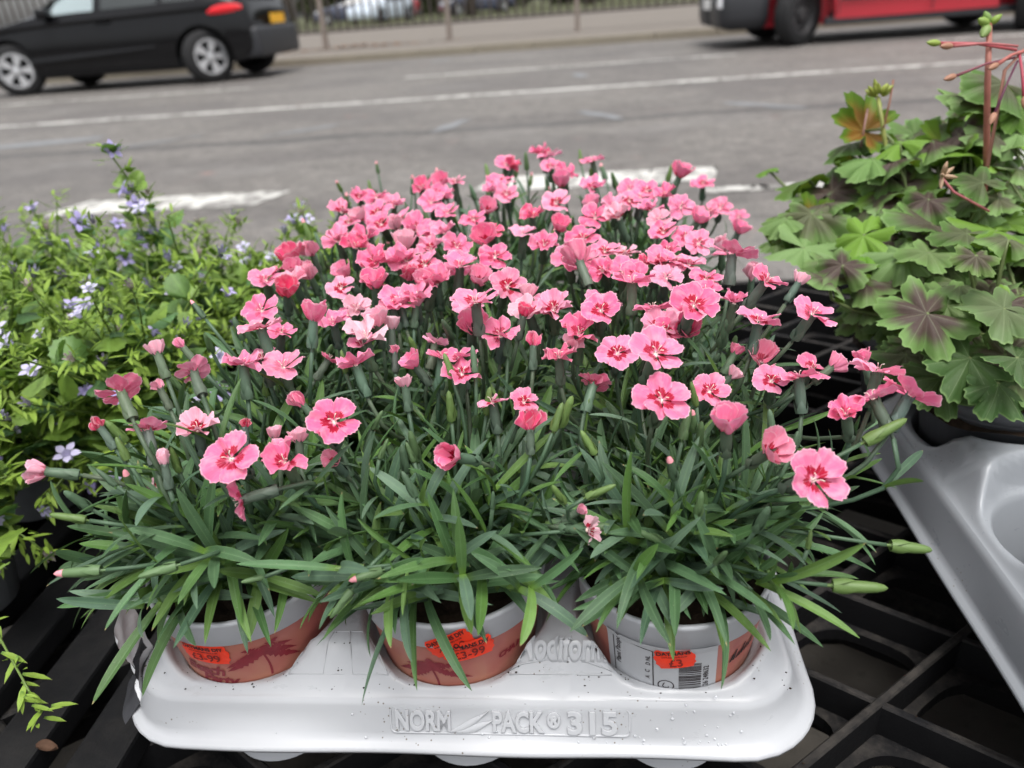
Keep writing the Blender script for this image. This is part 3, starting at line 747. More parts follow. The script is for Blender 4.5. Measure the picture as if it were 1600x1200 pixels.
emboss('embossed_lettering', 'PACK', .0112, xs(768), xs(850), .0078)
emboss('embossed_mark', '®', .008, xs(854), xs(876), .0092)
emboss('embossed_number', '315', .0125, xs(886), xs(966), .0078)
mb = MB()
for q in (0, 1):     # the leaf emblem: two curved blades
    vs, fs, uv = grid(10, 2, lambda u, v: (-.012 + .022*u + .003*q, -.0062 + .0125*(u**1.5) - .005*q*u + (v - .5)*.005*math.sin(math.pi*min(1, u + .06)), .0016*math.sin(math.pi*v) ))
    mb.add(on_wall(vs, xs(735), .0078), fs)
link('embossed_emblem', mb.mesh('embossed_emblem', M['tray']), tray)
mb = MB()            # raised border round the writing
bx0, bx1, bh0, bh1 = xs(606), xs(985), .0002, .0155
bp = []
for (cx, cy, a0) in ((bx1 - .003, bh1 - .003, 0), (bx0 + .003, bh1 - .003, 90), (bx0 + .003, bh0 + .003, 180), (bx1 - .003, bh0 + .003, 270)):
    for k in range(5): a = R(a0 + k*22.5); bp.append((cx + .003*math.cos(a), cy + .003*math.sin(a)))
bp.append(bp[0]); bp = [on_wall([(x, h, 0)], 0, 0, -.0001)[0] for x, h in bp]
vs, fs = tube(bp, [.0008]*len(bp), 6, False); link('embossed_border', mesh('embossed_border', vs, fs, M['tray']), tray)
# lettering and scored lines on the deck land
def on_deck(v, x0, y0, lift=.0004):
    return [(x0 + x - TX, y0 + y - TCY, deck_z(x0 + x, y0 + y) + z + lift) for (x, y, z) in v]
_hx = [(p[0], p[1]) for p in POTS]
def deck_z(x, y):
    d = min(math.hypot(x - a, y - b) for a, b in _hx)
    e = y - (TCY + tb[2]); s = lambda a, lo, hi: (lambda t: t*t*(3 - 2*t))(min(1, max(0, (a - lo)/(hi - lo))))
    e = min(e, tb[1] - abs(x - TX))
    return ZD + (ZL - ZD)*s(d, HR + .001, HR + .010)*s(e, .003, .022) - .004*(1 - s(e, 0, .006))
xm = (POTS[1][0] + POTS[2][0])/2
v, f = text_mesh('Modiform', .0135, .0009, .0001, .12, .0005); v = v*np.array([.052/(v[:, 0].max() - v[:, 0].min()), 1, 1])
link('embossed_lettering', mesh('embossed_lettering', on_deck(v, xm, TYF + .0345), f, M['tray'], smooth=False), tray)
for (xa, ya, xb, yb) in ((-.03, .0285, .004, .0318), (.004, .0318, .028, .0275), (-.03, .0262, .028, .0262)):
    n = 10; pts = [on_deck([(xa + (xb - xa)*k/n, 0, 0)], xm, TYF + ya + (yb - ya)*k/n, .0002)[0] for k in range(n + 1)]
    vs, fs = tube(pts, [.0005]*len(pts), 5); link('embossed_line', mesh('embossed_line', vs, fs, M['tray']), tray)
xm1 = (POTS[0][0] + POTS[1][0])/2
for seg in (((-.03, .0255), (-.016, .044)), ((-.016, .044), (.016, .044)), ((.016, .044), (.03, .0255)), ((.03, .0255), (-.03, .0255)), ((-.009, .0255), (-.005, .044)), ((.009, .0255), (.005, .044))):
    (xa, ya), (xb, yb) = seg; n = 8
    pts = [on_deck([(xa + (xb - xa)*k/n, 0, 0)], xm1, TYF + ya + (yb - ya)*k/n, .0001)[0] for k in range(n + 1)]
    vs, fs = tube(pts, [.00035]*len(pts), 5); link('embossed_line', mesh('embossed_line', vs, fs, M['tray']), tray)
# droplets on the wall
t = NT('water_drop'); M['drop'] = t.base((0.9, 0.92, 0.95), 0.03, 0.6, Transmission_Weight=0.6, IOR=1.33)
mb = MB()
for k in range(46):
    x = random.gauss(.045, .03) if k % 3 else random.uniform(-.2, .1); h = random.uniform(-.004, .02) if k % 2 else random.uniform(-.008, -.003); r = random.uniform(.0004, .0011)
    if x > TX + .165: continue
    c = WB + wup*(h + .004) + wn_*.0006
    vs, fs, _ = lathe([(r, 0), (r*.8, r*.45), (r*.35, r*.7), (0, r*.75)], 8)
    mb.add([(x - TX + q[0], c.y - TCY + wup.y*q[1] + wn_.y*q[2], c.z + wup.z*q[1] + wn_.z*q[2]) for q in vs], fs)
tag(link('water_droplets', mb.mesh('water_droplets', M['drop']), tray), kind='stuff')
# crumpled barcode label on the left front corner
def mat_barcode(name, scale):
    t = NT(name); uv = t.coord('UV'); sx = t.new('SeparateXYZ'); t.l.new(uv, sx.inputs[0]); u, v = sx.outputs[0], sx.outputs[1]
    wob = t.math('MULTIPLY_ADD', t.noise(t.mapping(uv, (3, 2, 1)), 1.0, 2), .05, v)
    cmb = t.new('CombineXYZ'); t.set(cmb.inputs[0], t.math('MULTIPLY', t.math('FLOOR', t.math('MULTIPLY', wob, 34.0)), 7.13))
    wnn = t.new('TexWhiteNoise', noise_dimensions='3D'); t.l.new(cmb.outputs[0], wnn.inputs['Vector'])
    bars = t.math('GREATER_THAN', wnn.outputs['Value'], 0.45)
    area = t.math('MULTIPLY', t.step(u, .1, .12), t.math('LESS_THAN', v, .62))
    c = t.mix(t.math('MULTIPLY', bars, area), (0.72, 0.72, 0.74), (0.03, 0.03, 0.035))
    return t.base(c, .45)
M['barlabel'] = mat_barcode('barcode_label', 1)
lx = TX + tb[0]
def lab(u, v):
    an = R(172 + 44*u); cx_, cy_ = tb[0] + .034, tb[2] + .034; z = .211 + .062*v
    wall = .0165 - .0131*min(1, max(0, (z - .213))/.016)**.6
    off = wall + .0014 + .0022*max(0, 1 - v/.3) + (.0045*max(0, v - .45) if v > .45 else 0) + .0009*math.sin(u*9 + v*13) + .0007*math.sin(v*31 + u*4)
    return (cx_ + (.034 + off)*math.cos(an), cy_ + (.034 + off)*math.sin(an), z - .006*u*u)
vs, fs, uv = grid(14, 22, lab); link('barcode_label', mesh('barcode_label', vs, fs, M['barlabel'], uv), tray)

# tray on the right, its shade painted in as a greyer base colour
g_me, gb = tray_mesh('tray_body', M['tray_shade'], 0, 0, 0.130, .140, 3, 3, .058, .001, .004, .250, .278, .209, .03, .05)
GX = .238 + .0165 + .001 + .130*1.5; GY = .425
gtray = empty('plant_tray', (GX, GY, 0), 'moulded plant tray greyed for shade, with an empty opening below the geraniums', 'tray')
link('tray_body', g_me, gtray)
GH = [(GX + (i - 1)*.130, GY + (j - 1)*.140) for j in range(4) for i in range(3)]

# ================================================================== POTS
RT, RB, ZR, ZB = .056, .042, .290, .200
ZC = .273
def pr(z): return RB + (RT - .0022 - RB)*(z - ZB)/(ZC - ZB)
def pot_body_mesh():
    mb = MB()
    mb.add(*lathe([(0, ZB), (RB, ZB), (pr(ZB + .02), ZB + .02), (pr(.25), .25), (pr(ZC - .0005), ZC - .0005)], 64)[:2], 1)
    mb.add(*lathe([(pr(ZC) + .0004, ZC - .0005), (pr(ZC) + .0012, ZC), (RT - .0006, ZR - .004), (RT + .0008, ZR - .002), (RT + .0008, ZR), (RT - .0016, ZR + .0004), (RT - .0026, ZR - .002), (RT - .0045, ZR - .016)], 64)[:2], 0)
    return mb.mesh('pot_body', [M['collar'], M['potprint']])
pb = pot_body_mesh()
def soil_mesh(r, z):
    vs, fs = [], []
    n, k = 30, 9
    for j in range(k + 1):
        for i in range(n):
            a = 2*math.pi*i/n; q = r*j/k; vs.append((q*math.cos(a), q*math.sin(a), z + random.uniform(-.0025, .003) + .004*(1 - (j/k)**2)))
    for j in range(k):
        for i in range(n): fs.append((j*n + i, j*n + (i + 1) % n, (j + 1)*n + (i + 1) % n, (j + 1)*n + i))
    return mesh('soil', vs, fs, M['soil'], smooth=False)
soil_me = soil_mesh(RT - .003, ZR - .009)
def on_pot(v, th0, z0, lift=.0003, rot=0.0):
    """flat artwork in metres wrapped on the pot wall; th0 from the front, + to the right"""
    out = []; c, s = math.cos(rot), math.sin(rot)
    for p in v:
        x, y = p[0]*c - p[1]*s, p[0]*s + p[1]*c; z = z0 + y
        r = (pr(z) if z < ZC else pr(ZC) + .0014 + (RT - .0006 - pr(ZC) - .0014)*(z - ZC)/(ZR - .004 - ZC)) + lift + (p[2] if len(p) > 2 else 0)
        a = th0 + x/r; out.append((r*math.sin(a), -r*math.cos(a), z))
    return out
rowname = ['front', 'second', 'third', 'fourth', 'rear']; colname = ['left', 'middle', 'right']
pots = []
for k, (x, y) in enumerate(POTS):
    j, i = divmod(k, 3)
    lab_ = {0: 'front left pot with pink palm print and orange price sticker', 1: 'front middle pot with two overlapping orange price stickers', 2: 'front right pot with grey barcode panel and orange price sticker'}.get(k, '%s pink printed pot in the %s row of the white tray' % (colname[i], rowname[j]))
    o = empty('plant_pot', (x, y, 0), lab_, 'pot', 'printed pots in the white tray')
    b = link('pot_body', pb, o); link('soil', soil_me, o); pots.append(o)
def decal(name, v, f, pot, th, z, mat, lift=.0003, rot=0.0): return link(name, mesh(name, on_pot(v, th, z, lift, rot), f, mat, smooth=False), pot)
def sticker(pot, th, z, rot, w=.030, h=.0165, price='£3-99', lift=.0006, head='DAYMANS DIY'):
    # outline with notched, angled ends
    nx, ny = 16, 8
    def fn(u, v):
        yy = (v - .5)*h; cut = .0022*(abs(v - .5)*2)**1.5 + .0006*math.sin(v*19)
        xx = (u - .5)*(w - 2*cut); return (xx, yy, .0004*math.sin(u*7)*math.sin(v*5))
    vs, fs, _ = grid(nx, ny, fn); st = decal('price_sticker', vs, fs, pot, th, z, M['sticker'], lift, rot)
    for s, sz, dy, bold, mt in ((head, .0040, .0052, .00012, 'ink'), ('www.daymansdiy.co.uk', .0019, .0024, .00003, 'inkred'), (price, .0088, -.0032, .0001, 'inkred')):
        v, f = text_mesh(s, sz, 0, bold); v = v.copy(); wid = v[:, 0].max() - v[:, 0].min()
        if s == head: v[:, 0] *= min(1.0, w*.84/wid)
        elif s == price: v[:, 0] *= (w*.60/wid if len(price) > 3 else .9)
        else: v[:, 0] *= w*.62/wid
        v[:, 1] += dy
        decal({'ink': 'sticker_lettering'}.get(mt, 'sticker_print'), v, f, pot, th, z, M[mt], lift + .0006, rot).parent = st
def palm(pot, th, z, s=1.0, seed=1):
    rd = random.Random(seed); mb = MB()
    for k in range(9):
        a = R(-25 + k*29 + rd.uniform(-8, 8)); L = s*rd.uniform(.012, .017); w = .0016*s
        def fn(u, v):
            x = L*u*math.cos(a); y = L*u*math.sin(a)*.85 - .006*s*u*u*(1 if math.sin(a) > -.3 else .3)
            t_ = (v - .5)*2*w*math.sin(math.pi*(u*.9 + .08))*(1 + .5*math.sin(u*40)); return (x - math.sin(a)*t_, y + math.cos(a)*t_, 0)
        vs, fs, _ = grid(14, 2, fn); mb.add(on_pot(vs, th, z, .00025 + k*.00002), fs)
    vs, fs, _ = grid(2, 8, lambda u, v: (.002*math.sin(v*2.2) + (u - .5)*.0013, -.014*s*v, 0)); mb.add(on_pot(vs, th, z, .0002), fs)
    link('palm_print', mb.mesh('palm_print', M['printred'], False), pot)
def script(pot, word, th, z, size, rot=0.0):
    v, f = text_mesh(word, size, 0, .00035, .32, 0, .86); decal('printed_lettering', v, f, pot, th, z, M['printred'], .00035, rot)
A = POTS
palm(pots[0], R(27), .259, 1.45, 1); script(pots[0], 'Beach', R(-17), .2485, .0125, R(-4)); script(pots[0], 'Party', R(-9), .2395, .0125, R(-4))
sticker(pots[0], R(-9), .2645, R(-2), .0305, .0165)
palm(pots[1], R(-9), .252, 1.4, 2); script(pots[1], 'CHA MOI', R(48), .2545, .006, R(6))
sticker(pots[1], R(6), .2755, R(24), .028, .0155, '£3-99', .0006); sticker(pots[1], R(16), .2695, R(6), .030, .0165, '£3-99', .0014)
# right pot: grey information panel
p2 = pots[2]
vs, fs, _ = grid(30, 10, lambda u, v: ((u - .5)*.064, -.052 + .066*v if False else (-.045 + .062*v), 0))
decal('information_panel', vs, fs, p2, R(-13), .257, M['label'], .0003)
def line2(x0, y0, x1, y1, w=.0006):
    d = Vector((x1 - x0, y1 - y0)); n = Vector((-d.y, d.x)).normalized()*w/2; k = 8
    return grid(k, 1, lambda u, v: (x0 + d.x*u + n.x*(v*2 - 1), y0 + d.y*u + n.y*(v*2 - 1), 0))[:2]
mb = MB()
for seg in ((-.0275, .014, -.0275, -.04), (-.0275, .014, -.0035, .011), (-.0035, .011, -.0035, -.03)):
    vs, fs = line2(*seg); mb.add(on_pot(vs, R(-13), .257, .0006), fs)
link('panel_frame', mb.mesh('panel_frame', M['ink'], False), p2)
for s, sz, x, y, rt in (('Plant Passport', .0048, -.0245, .003, 90), ('D NL', .0036, -.0062, .002, 90), ('C', .0036, -.0066, -.0075, 90), ('A', .0036, -.0066, -.013, 90)):
    v, f = text_mesh(s, sz, 0, .00005, .15 if 'P' in s else 0); c, q = math.cos(R(rt)), math.sin(R(rt))
    v = np.stack([v[:, 0]*c - v[:, 1]*q + x, v[:, 0]*q + v[:, 1]*c + y, v[:, 2]], 1); decal('panel_lettering', v, f, p2, R(-13), .257, M['ink'], .0006)
for (cx, cy) in ((.0045, .0045), (.0035, -.0175)):
    mb = MB(); pts = [(cx + .0043*math.cos(a), cy + .0043*math.sin(a), .0005) for a in np.linspace(0, 2*math.pi, 25)]
    n = 24; vs = [(cx + r*math.cos(2*math.pi*i/n), cy + r*math.sin(2*math.pi*i/n), 0) for r in (.0040, .0046) for i in range(n)]
    mb.add(on_pot(vs, R(-13), .257, .0006), [(i, (i + 1) % n, n + (i + 1) % n, n + i) for i in range(n)])
    for seg in ((-.0008, .0022, -.0018, -.0005), (-.0018, -.0005, -.0012, -.002), (-.0012, -.002, .0012, -.002), (.0012, -.002, .0016, -.0008)):
        vs, fs = line2(cx + seg[0], cy + seg[1], cx + seg[2], cy + seg[3], .0005); mb.add(on_pot(vs, R(-13), .257, .0006), fs)
    link('panel_symbol', mb.mesh('panel_symbol', M['ink'], False), p2)
rd = random.Random(3); y = -.030; mb = MB()
while y < .0035:
    w = rd.choice((.0003, .0003, .0006, .0009)); vs, fs, _ = grid(6, 1, lambda u, v: (.0105 + .0125*u, y + w*v, 0)); mb.add(on_pot(vs, R(-13), .257, .0006), fs); y += w + rd.choice((.0004, .0004, .0007, .001))
link('barcode', mb.mesh('barcode', M['ink'], False), p2)
v, f = text_mesh('26 248632', .0044, 0, .00005); v = np.stack([-v[:, 1]*1 + .0258, v[:, 0] - .010, v[:, 2]], 1); decal('barcode_number', v, f, p2, R(-13), .257, M['ink'], .0006)
sticker(p2, R(-4), .2645, R(12), .0225, .0155, '£3', .0011, 'DAYMANS')
mb = MB()
for k in range(9):
    x = .041 + k*.0022; h = .006 + .003*math.sin(k*1.9)
    vs, fs, _ = grid(2, 6, lambda u, v: (x + .0025*v + (u - .5)*.0016*(1 - .4*v), -.006 + h*v + .0006*k, 0)); mb.add(on_pot(vs, R(-13), .257, .0004), fs)
link('grass_print', mb.mesh('grass_print', M['ink'], False), p2)

# ================================================================== DIANTHUS
def petal_mesh(seed, cup, ruff, L=1.0):
    rd = random.Random(seed); ph = rd.uniform(0, 6); phi = R(rd.uniform(38, 43)); ser = [(.02 if q % 2 else -.02) + rd.uniform(-.03, .015) for q in range(19)]; side = rd.uniform(.08, .2)
    def fn(u, v):
        s = u*2 - 1; a = phi*s*(0.50 + 0.50*min(1, v*1.7)); r = v*(1 - .37*abs(s)**3.0)
        if v > .97: r += ser[int(round(u*18))]
        z = cup*v*v + ruff*v*math.sin(s*4 + ph) + ruff*.6*v*v*math.sin(s*9 + ph*2) + side*s*v - .06*(v > .8)*(v - .8)*5*(1 - cup)
        return (math.sin(a)*r, math.cos(a)*r, z)
    vs, fs, uv = grid(18, 8, fn); return mesh('petal', vs, fs, M['petal'], uv)
PET_OPEN = [petal_mesh(i, .12, .045 + .012*i) for i in range(7)]
PET_RUFF = [petal_mesh(20 + i, .15, .16) for i in range(4)]
PET_CUP = [petal_mesh(40 + i, .5, .07) for i in range(4)]
def calyx_mesh(seed, L=.0185, r=.0033):
    rd = random.Random(seed); mb = MB()
    vs, fs, uv = lathe([(.0008, -L - .004), (.0011, -L - .001), (r*.72, -L + .001), (r*.95, -L*.72), (r, -L*.4), (r*.88, -L*.12), (r*.95, -.0008), (r*.6, .0004)], 10); mb.add(vs, fs, 0, uv)
    for k in range(5):      # calyx teeth
        a = 2*math.pi*k/5; b = a + .5
        vs = [(r*.93*math.cos(a - .45), r*.93*math.sin(a - .45), -.002), (r*.93*math.cos(a + .45), r*.93*math.sin(a + .45), -.002), (r*1.25*math.cos(a), r*1.25*math.sin(a), .0022)]
        mb.add(vs, [(0, 1, 2)], 0)
    for k in range(4):      # scale bracts hugging the base
        a = math.pi/2*k + rd.uniform(-.2, .2); h = rd.uniform(.006, .010)
        def fn(u, v):
            w = .9*(1 - v**1.6); an = a + (u - .5)*2*w; rr_ = r*(.95 + .16*math.sin(math.pi*v)) + .0003
            return (rr_*math.cos(an), rr_*math.sin(an), -L - .0005 + h*v)
        vs, fs, uv = grid(4, 5, fn); mb.add(vs, fs, 0, uv)
    if seed < 4:
        vs, fs, uv = lathe([(0, .0009), (.0009, .0008), (.0016, .0001)], 10); mb.add(vs, fs, 1, uv)
    for k in range(3 if seed < 4 else 0):      # pale stamens
        a = k*2.1 + rd.random(); p0 = Vector((.0006*math.cos(a), .0006*math.sin(a), 0)); p1 = p0*2.5 + Vector((0, 0, .0045)); p2_ = p1 + Vector((math.cos(a)*.0014, math.sin(a)*.0014, .0005))
        vs, fs = tube([p0, p1, p2_], [.00022, .0002, .0003], 5); mb.add(vs, fs, 1)
    return mb.mesh('flower', [M['stem'], M['throat']])
CALYX = [calyx_mesh(i, .0175 + .001*i, .0031 + .0001*i) for i in range(4)]; CALYXC = [calyx_mesh(i, .0175 + .001*(i - 4), .0031 + .0001*(i - 4)) for i in range(4, 7)]
def bud_mesh(seed, tip):
    rd = random.Random(seed); L, r = 1.0, .165; mb = MB()
    n = 12
    prof = [(.04, -.16), (.05, -.02), (r*.75, .06), (r, .3), (r*.97, .55), (r*.8, .78)]
    vs, fs, uv = lathe(prof, 10); mb.add(vs, fs, 0, uv)
    vs, fs, uv = lathe([(r*.8, .78), (r*.5, .93), (0, 1.0)], 10); mb.add(vs, fs, 1 if tip else 0, uv)
    for k in range(4):
        a = math.pi/2*k + rd.uniform(-.2, .2); h = rd.uniform(.38, .6)
        def fn(u, v):
            w = .9*(1 - v**1.6); an = a + (u - .5)*2*w; rr_ = r*(.85 + .35*math.sin(math.pi*min(1, v*.8 + .1))) + .01
            return (rr_*math.cos(an), rr_*math.sin(an), -.02 + h*v)
        vs, fs, uv = grid(4, 5, fn); mb.add(vs, fs, 0, uv)
    return mb.mesh('bud', [M['stem'], M['budtip']])
BUD_G = [bud_mesh(i, False) for i in range(3)]; BUD_P = [bud_mesh(10 + i, True) for i in range(3)]
def leaf_np(curl, fold, twist, wmax=.054):
    def fn(u, v):
        s = u*2 - 1; w = wmax*(.55 + .45*math.sin(math.pi/2*min(1, v/.55)))*(max(0, 1 - ((v - .5)/.5)**2.3)**.8 if v > .5 else 1)
        ang = curl*v; y = math.sin(ang)/curl if curl > .01 else v; z = (math.cos(ang) - 1)/curl if curl > .01 else 0
        tw = twist*v; x = s*w*math.cos(tw); zz = s*w*math.sin(tw) + fold*abs(s)*w
        return (x, y + zz*math.sin(ang), z + zz*math.cos(ang))
    return grid(4, 10, lambda u, v: fn(u, 1 - (1 - v)**1.25))
LEAFD = [leaf_np(c, f_, t_) for (c, f_, t_) in ((.15, .45, .1), (.4, .4, -.2), (.7, .35, .15), (1.0, .4, -.15), (1.35, .3, .25), (1.8, .3, -.3), (.25, .5, .4), (.55, .3, -.5))]
LEAFM = [mesh('leaf', vs, fs, M['leaf'], uv) for (vs, fs, uv) in LEAFD]
LEAFA = [np.array(vs) for (vs, fs, uv) in LEAFD]
GREENS = [(.066, .138, .058), (.080, .155, .074), (.056, .126, .042), (.080, .170, .036), (.105, .19, .045), (.055, .105, .052), (.062, .12, .072), (.08, .135, .09), (.095, .155, .10), (.075, .15, .045)]
def green(): 
    c = random.choice(GREENS); k = random.uniform(.8, 1.25); return (c[0]*k, c[1]*k, c[2]*k, 1)
PINKS = {'n': (.88, .215, .40), 'p': (.87, .46, .57), 'd': (.80, .09, .22), 'r': (.48, .02, .07), 'h': (.88, .30, .47), 'w': (.74, .20, .33)}

# u, v, diameter in photo pixels, kind, tint, eye strength, [axis in camera right/up/viewer terms], [distance]
# kinds: o open, c cup, f frilled, b closed bud of petals
FL = [
 (70,737,48,'c','p',.5,(-.95,.15,.35),.385),(190,615,66,'o','w',.3,(-.5,.75,-.35),.40),(245,551,38,'c','p',.2,(-.35,.9,.0),.43),(286,543,22,'b','h',0,(-.6,.75,.1),.44),(303,583,52,'o','w',.3,(-.45,.7,-.45),.42),
 (380,572,55,'f','n',.6,(-.1,.95,.1),.43),(250,607,20,'b','p',0,(-.4,.9,.1),.43),(157,668,24,'b','r',0,(-.5,.8,.1),.40),(231,674,56,'o','h',.6,(-.3,.93,-.2),.40),(310,673,58,'f','p',1,(.1,.8,.6),.40),(383,667,18,'b','r',0,(0,1,.1),.40),
 (362,718,82,'o','n',.85,(-.1,.45,.9),.37),(257,725,28,'b','p',0,(-.1,.95,.2),.39),(246,762,34,'o','p',1,(-.5,.3,.8),.41),(381,780,62,'o','n',.6,(-.93,-.25,.2),.375),
 (408,515,60,'o','p',1,(-.25,.9,.25),.45),(440,521,42,'o','n',.5,(.2,.8,.5),.48),(490,499,56,'c','n',.2,(.08,.98,.1),.44),(522,661,80,'o','n',1,(.15,.55,.82),.385),(447,725,72,'f','n',.7,(-.2,.7,.65),.38),(430,683,36,'c','p',.3,(-.1,.95,.2),.40),(467,687,34,'c','p',.1,(0,.97,.2),.40),(522,722,38,'c','p',1,(-.2,.5,.8),.40),(473,633,30,'b','w',0,(-.6,.7,.2),.42),
 (567,540,44,'o','n',.7,(-.3,.8,.5),.46),(557,573,55,'f','n',.3,(-.3,.9,.1),.44),(647,570,42,'c','n',.3,(-.5,.7,.4),.45),(690,561,48,'o','n',.4,(.1,.95,.1),.45),(680,538,42,'o','h',.3,(.2,.9,-.1),.47),(633,602,33,'c','p',.1,(-.1,.97,.2),.43),(617,550,16,'b','w',0,(0,1,.2),.46),(713,714,60,'c','n',1,(-.55,.2,.8),.39),(743,474,76,'o','h',.8,(-.1,.88,.4),.44),
 (513,563,30,'o','n',.2,(.5,.8,-.1),.47),(543,493,32,'o','n',.5,(0,.7,.6),.52),(627,478,34,'c','h',.2,(-.2,.95,.1),.50),(650,476,30,'c','p',.1,(.1,.97,.1),.50),(612,513,36,'c','p',.1,(0,.95,.2),.48),
 (770,631,46,'o','h',.8,(-.15,.93,.25),.41),(818,630,46,'o','h',1,(.2,.7,.65),.41),(829,671,36,'b','d',0,(0,.95,.25),.40),(833,540,26,'b','d',0,(0,1,.15),.44),(873,560,50,'f','w',.3,(-.1,.9,.4),.43),(893,542,26,'b','p',0,(.3,.9,.2),.44),(818,492,36,'c','d',.7,(.2,.9,.35),.46),(825,462,36,'c','p',.2,(-.1,.97,.1),.48),(900,512,34,'c','n',0,(.1,.9,.3),.46),
 (939,487,62,'o','n',1.2,(-.1,.55,.82),.44),(927,602,50,'o','w',.6,(.3,.85,-.35),.43),(1024,555,82,'o','n',.9,(.15,.68,.7),.385),(1033,627,82,'o','n',1.2,(.05,.6,.8),.375),(1108,613,57,'o','h',1.2,(.05,.6,.8),.41),(1083,480,78,'o','n',.8,(.1,.6,.78),.42),(1020,485,56,'o','n',.4,(-.1,.96,.1),.45),(1147,475,44,'f','n',.5,(.1,.85,.5),.45),(1185,505,66,'o','n',1,(.15,.9,.25),.43),(1135,670,74,'c','n',.5,(-.15,.75,.6),.365),(1148,552,32,'c','w',0,(.4,.8,.1),.44),(1145,588,30,'c','p',0,(.4,.4,.3),.43),
 (917,828,46,'f','p',.8,(.75,.05,.65),.385),(906,798,24,'c','p',.2,(.6,.5,.5),.39),(1203,706,64,'c','p',1.1,(.35,.45,.8),.37),(1269,750,94,'o','n',1.1,(.25,.3,.92),.345),
 (1205,597,54,'o','n',1.2,(-.2,.6,.75),.42),(1248,592,56,'o','h',.5,(-.1,.97,.05),.41),(1268,577,54,'o','n',1,(.3,.75,.55),.43),(1301,573,40,'c','h',.1,(.75,.6,0),.43),(1370,582,74,'o','h',.3,(.15,.95,.1),.40),(1350,563,36,'c','n',0,(-.3,.95,0),.42),(1366,625,78,'o','n',.2,(-.35,.85,-.15),.385),(1419,620,86,'o','n',.2,(.45,.87,.05),.385),(1322,650,60,'f','n',.5,(-.35,.65,.6),.38),
 (1196,441,60,'o','n',.9,(.45,.75,.5),.46),(1248,441,32,'c','p',0,(.5,.85,.1),.47),(1269,492,64,'o','n',.6,(.35,.7,.55),.43)]
# farther flowers: u, v, tint; they sit on the crown of the planting
FB = [(858,244,'n'),(845,242,'n'),(790,259,'n'),(800,262,'d'),(926,252,'n'),(1062,275,'n'),(1098,288,'n'),(884,273,'n'),(876,290,'n'),(787,283,'n'),(775,290,'n'),(927,295,'n'),(791,305,'h'),(869,319,'h'),(923,325,'h'),(930,342,'n'),(1016,330,'n'),(1010,300,'n'),(1038,308,'n'),(983,297,'n'),(983,315,'h'),(1063,325,'n'),(1107,333,'h'),(1091,345,'n'),(1125,326,'h'),(1154,340,'n'),(1154,362,'n'),(959,325,'h'),(967,343,'p'),(832,340,'d'),(817,367,'h'),(873,357,'n'),(911,375,'n'),(945,395,'h'),(977,398,'p'),(912,410,'w'),(890,405,'n'),(942,425,'n'),(1037,365,'n'),(1072,372,'n'),(1091,382,'h'),(1044,395,'n'),(1055,410,'n'),(1022,412,'d'),(1077,415,'h'),(1102,438,'n'),(942,472,'n'),
 (561,309,'n'),(588,310,'n'),(534,333,'h'),(545,350,'n'),(616,322,'h'),(563,343,'p'),(590,336,'n'),(596,352,'n'),(628,345,'n'),(620,358,'p'),(659,295,'n'),(674,318,'n'),(690,288,'n'),(711,285,'h'),(700,335,'n'),(674,358,'n'),(695,366,'h'),(650,362,'n'),(574,375,'n'),(529,378,'h'),(557,388,'d'),(632,388,'p'),(675,390,'h'),(714,388,'n'),(636,410,'h'),(588,412,'n'),(719,418,'n'),(768,365,'d'),(757,378,'n'),(456,408,'d'),(488,398,'p'),(434,424,'n'),(459,425,'h'),(416,440,'n'),(459,441,'p'),(486,435,'p'),(448,460,'d'),(586,446,'n'),(641,438,'d'),(666,448,'h'),(623,472,'n'),(652,468,'h'),(749,440,'h'),(792,450,'w'),(410,487,'n'),(860,262,'n'),(1000,310,'n'),(1128,395,'p'),(1030,345,'p'),(770,300,'n'),(850,385,'n'),(690,310,'n'),(760,330,'h'),(740,345,'n'),(540,430,'h')]
_r = random.Random(11)
for _k in range(34):      # small blooms between the listed ones
    _v = _r.uniform(400, 590); _w = (_v - 330)/230
    FB.append((_r.uniform(540 - 130*_w, 1150 + 60*_w), _v, _r.choice('nnhhpph')))
FL += [(1144,399,72,'o','h',.3,(.1,.97,.0),.50),(988,443,64,'o','n',.3,(0,.95,.2),.46),(719,418,56,'o','n',.5,(.1,.9,.35),.52),(586,446,48,'f','n',.6,(-.1,.85,.5),.53),(905,408,60,'c','w',.1,(-.3,.9,-.3),.50)]

# plants
PLANT = []
sides = {(0, 0): 'front left dianthus plant, leaves spreading over the tray corner', (0, 1): 'front middle dianthus plant with a small pale bloom hanging low', (0, 2): 'front right dianthus plant with the largest open pink bloom'}
for k, (x, y) in enumerate(POTS):
    j, i = divmod(k, 3)
    lab_ = sides.get((j, i), 'pink dianthus plant in the %s row, %s of three' % (rowname[j], colname[i]))
    pl = empty('dianthus_plant', (x, y, ZR - .008), lab_, 'plant', 'pink dianthus plants in the white tray')
    PLANT.append(dict(o=pl, base=Vector((x, y, ZR - .008)), row=j, col=i, n=0))
def crown_z(x, y):
    z = float(np.interp(y, [.2, .30, .42, .6, .8, .95], [.36, .392, .415, .432, .442, .435]))
    e = max(0, abs(x - TX) - .165); z -= .9*e
    return z
def crown_hit(u, v):
    r = ray(u, v); t0 = .2
    for k in range(400):
        t_ = .25 + k*.003; p = EYE + r*t_
        if p.z <= crown_z(p.x, p.y) or p.y > .93: return p, t_
    return EYE + r*.85, .85
def nearest(p, pull=.035):
    best = min(PLANT, key=lambda d: (d['base'].x - p.x)**2 + (d['base'].y - (p.y + pull))**2 + .00006*max(0, d['n'] - 14)**2)
    best['n'] += 1; return best
def add_leaf(pl, loc, d, n, L, W, vi, col=None):
    o = link('leaf', LEAFM[vi], pl); put(o, frame(d, n), loc, (W, L, L)); o.color = col or green(); return o
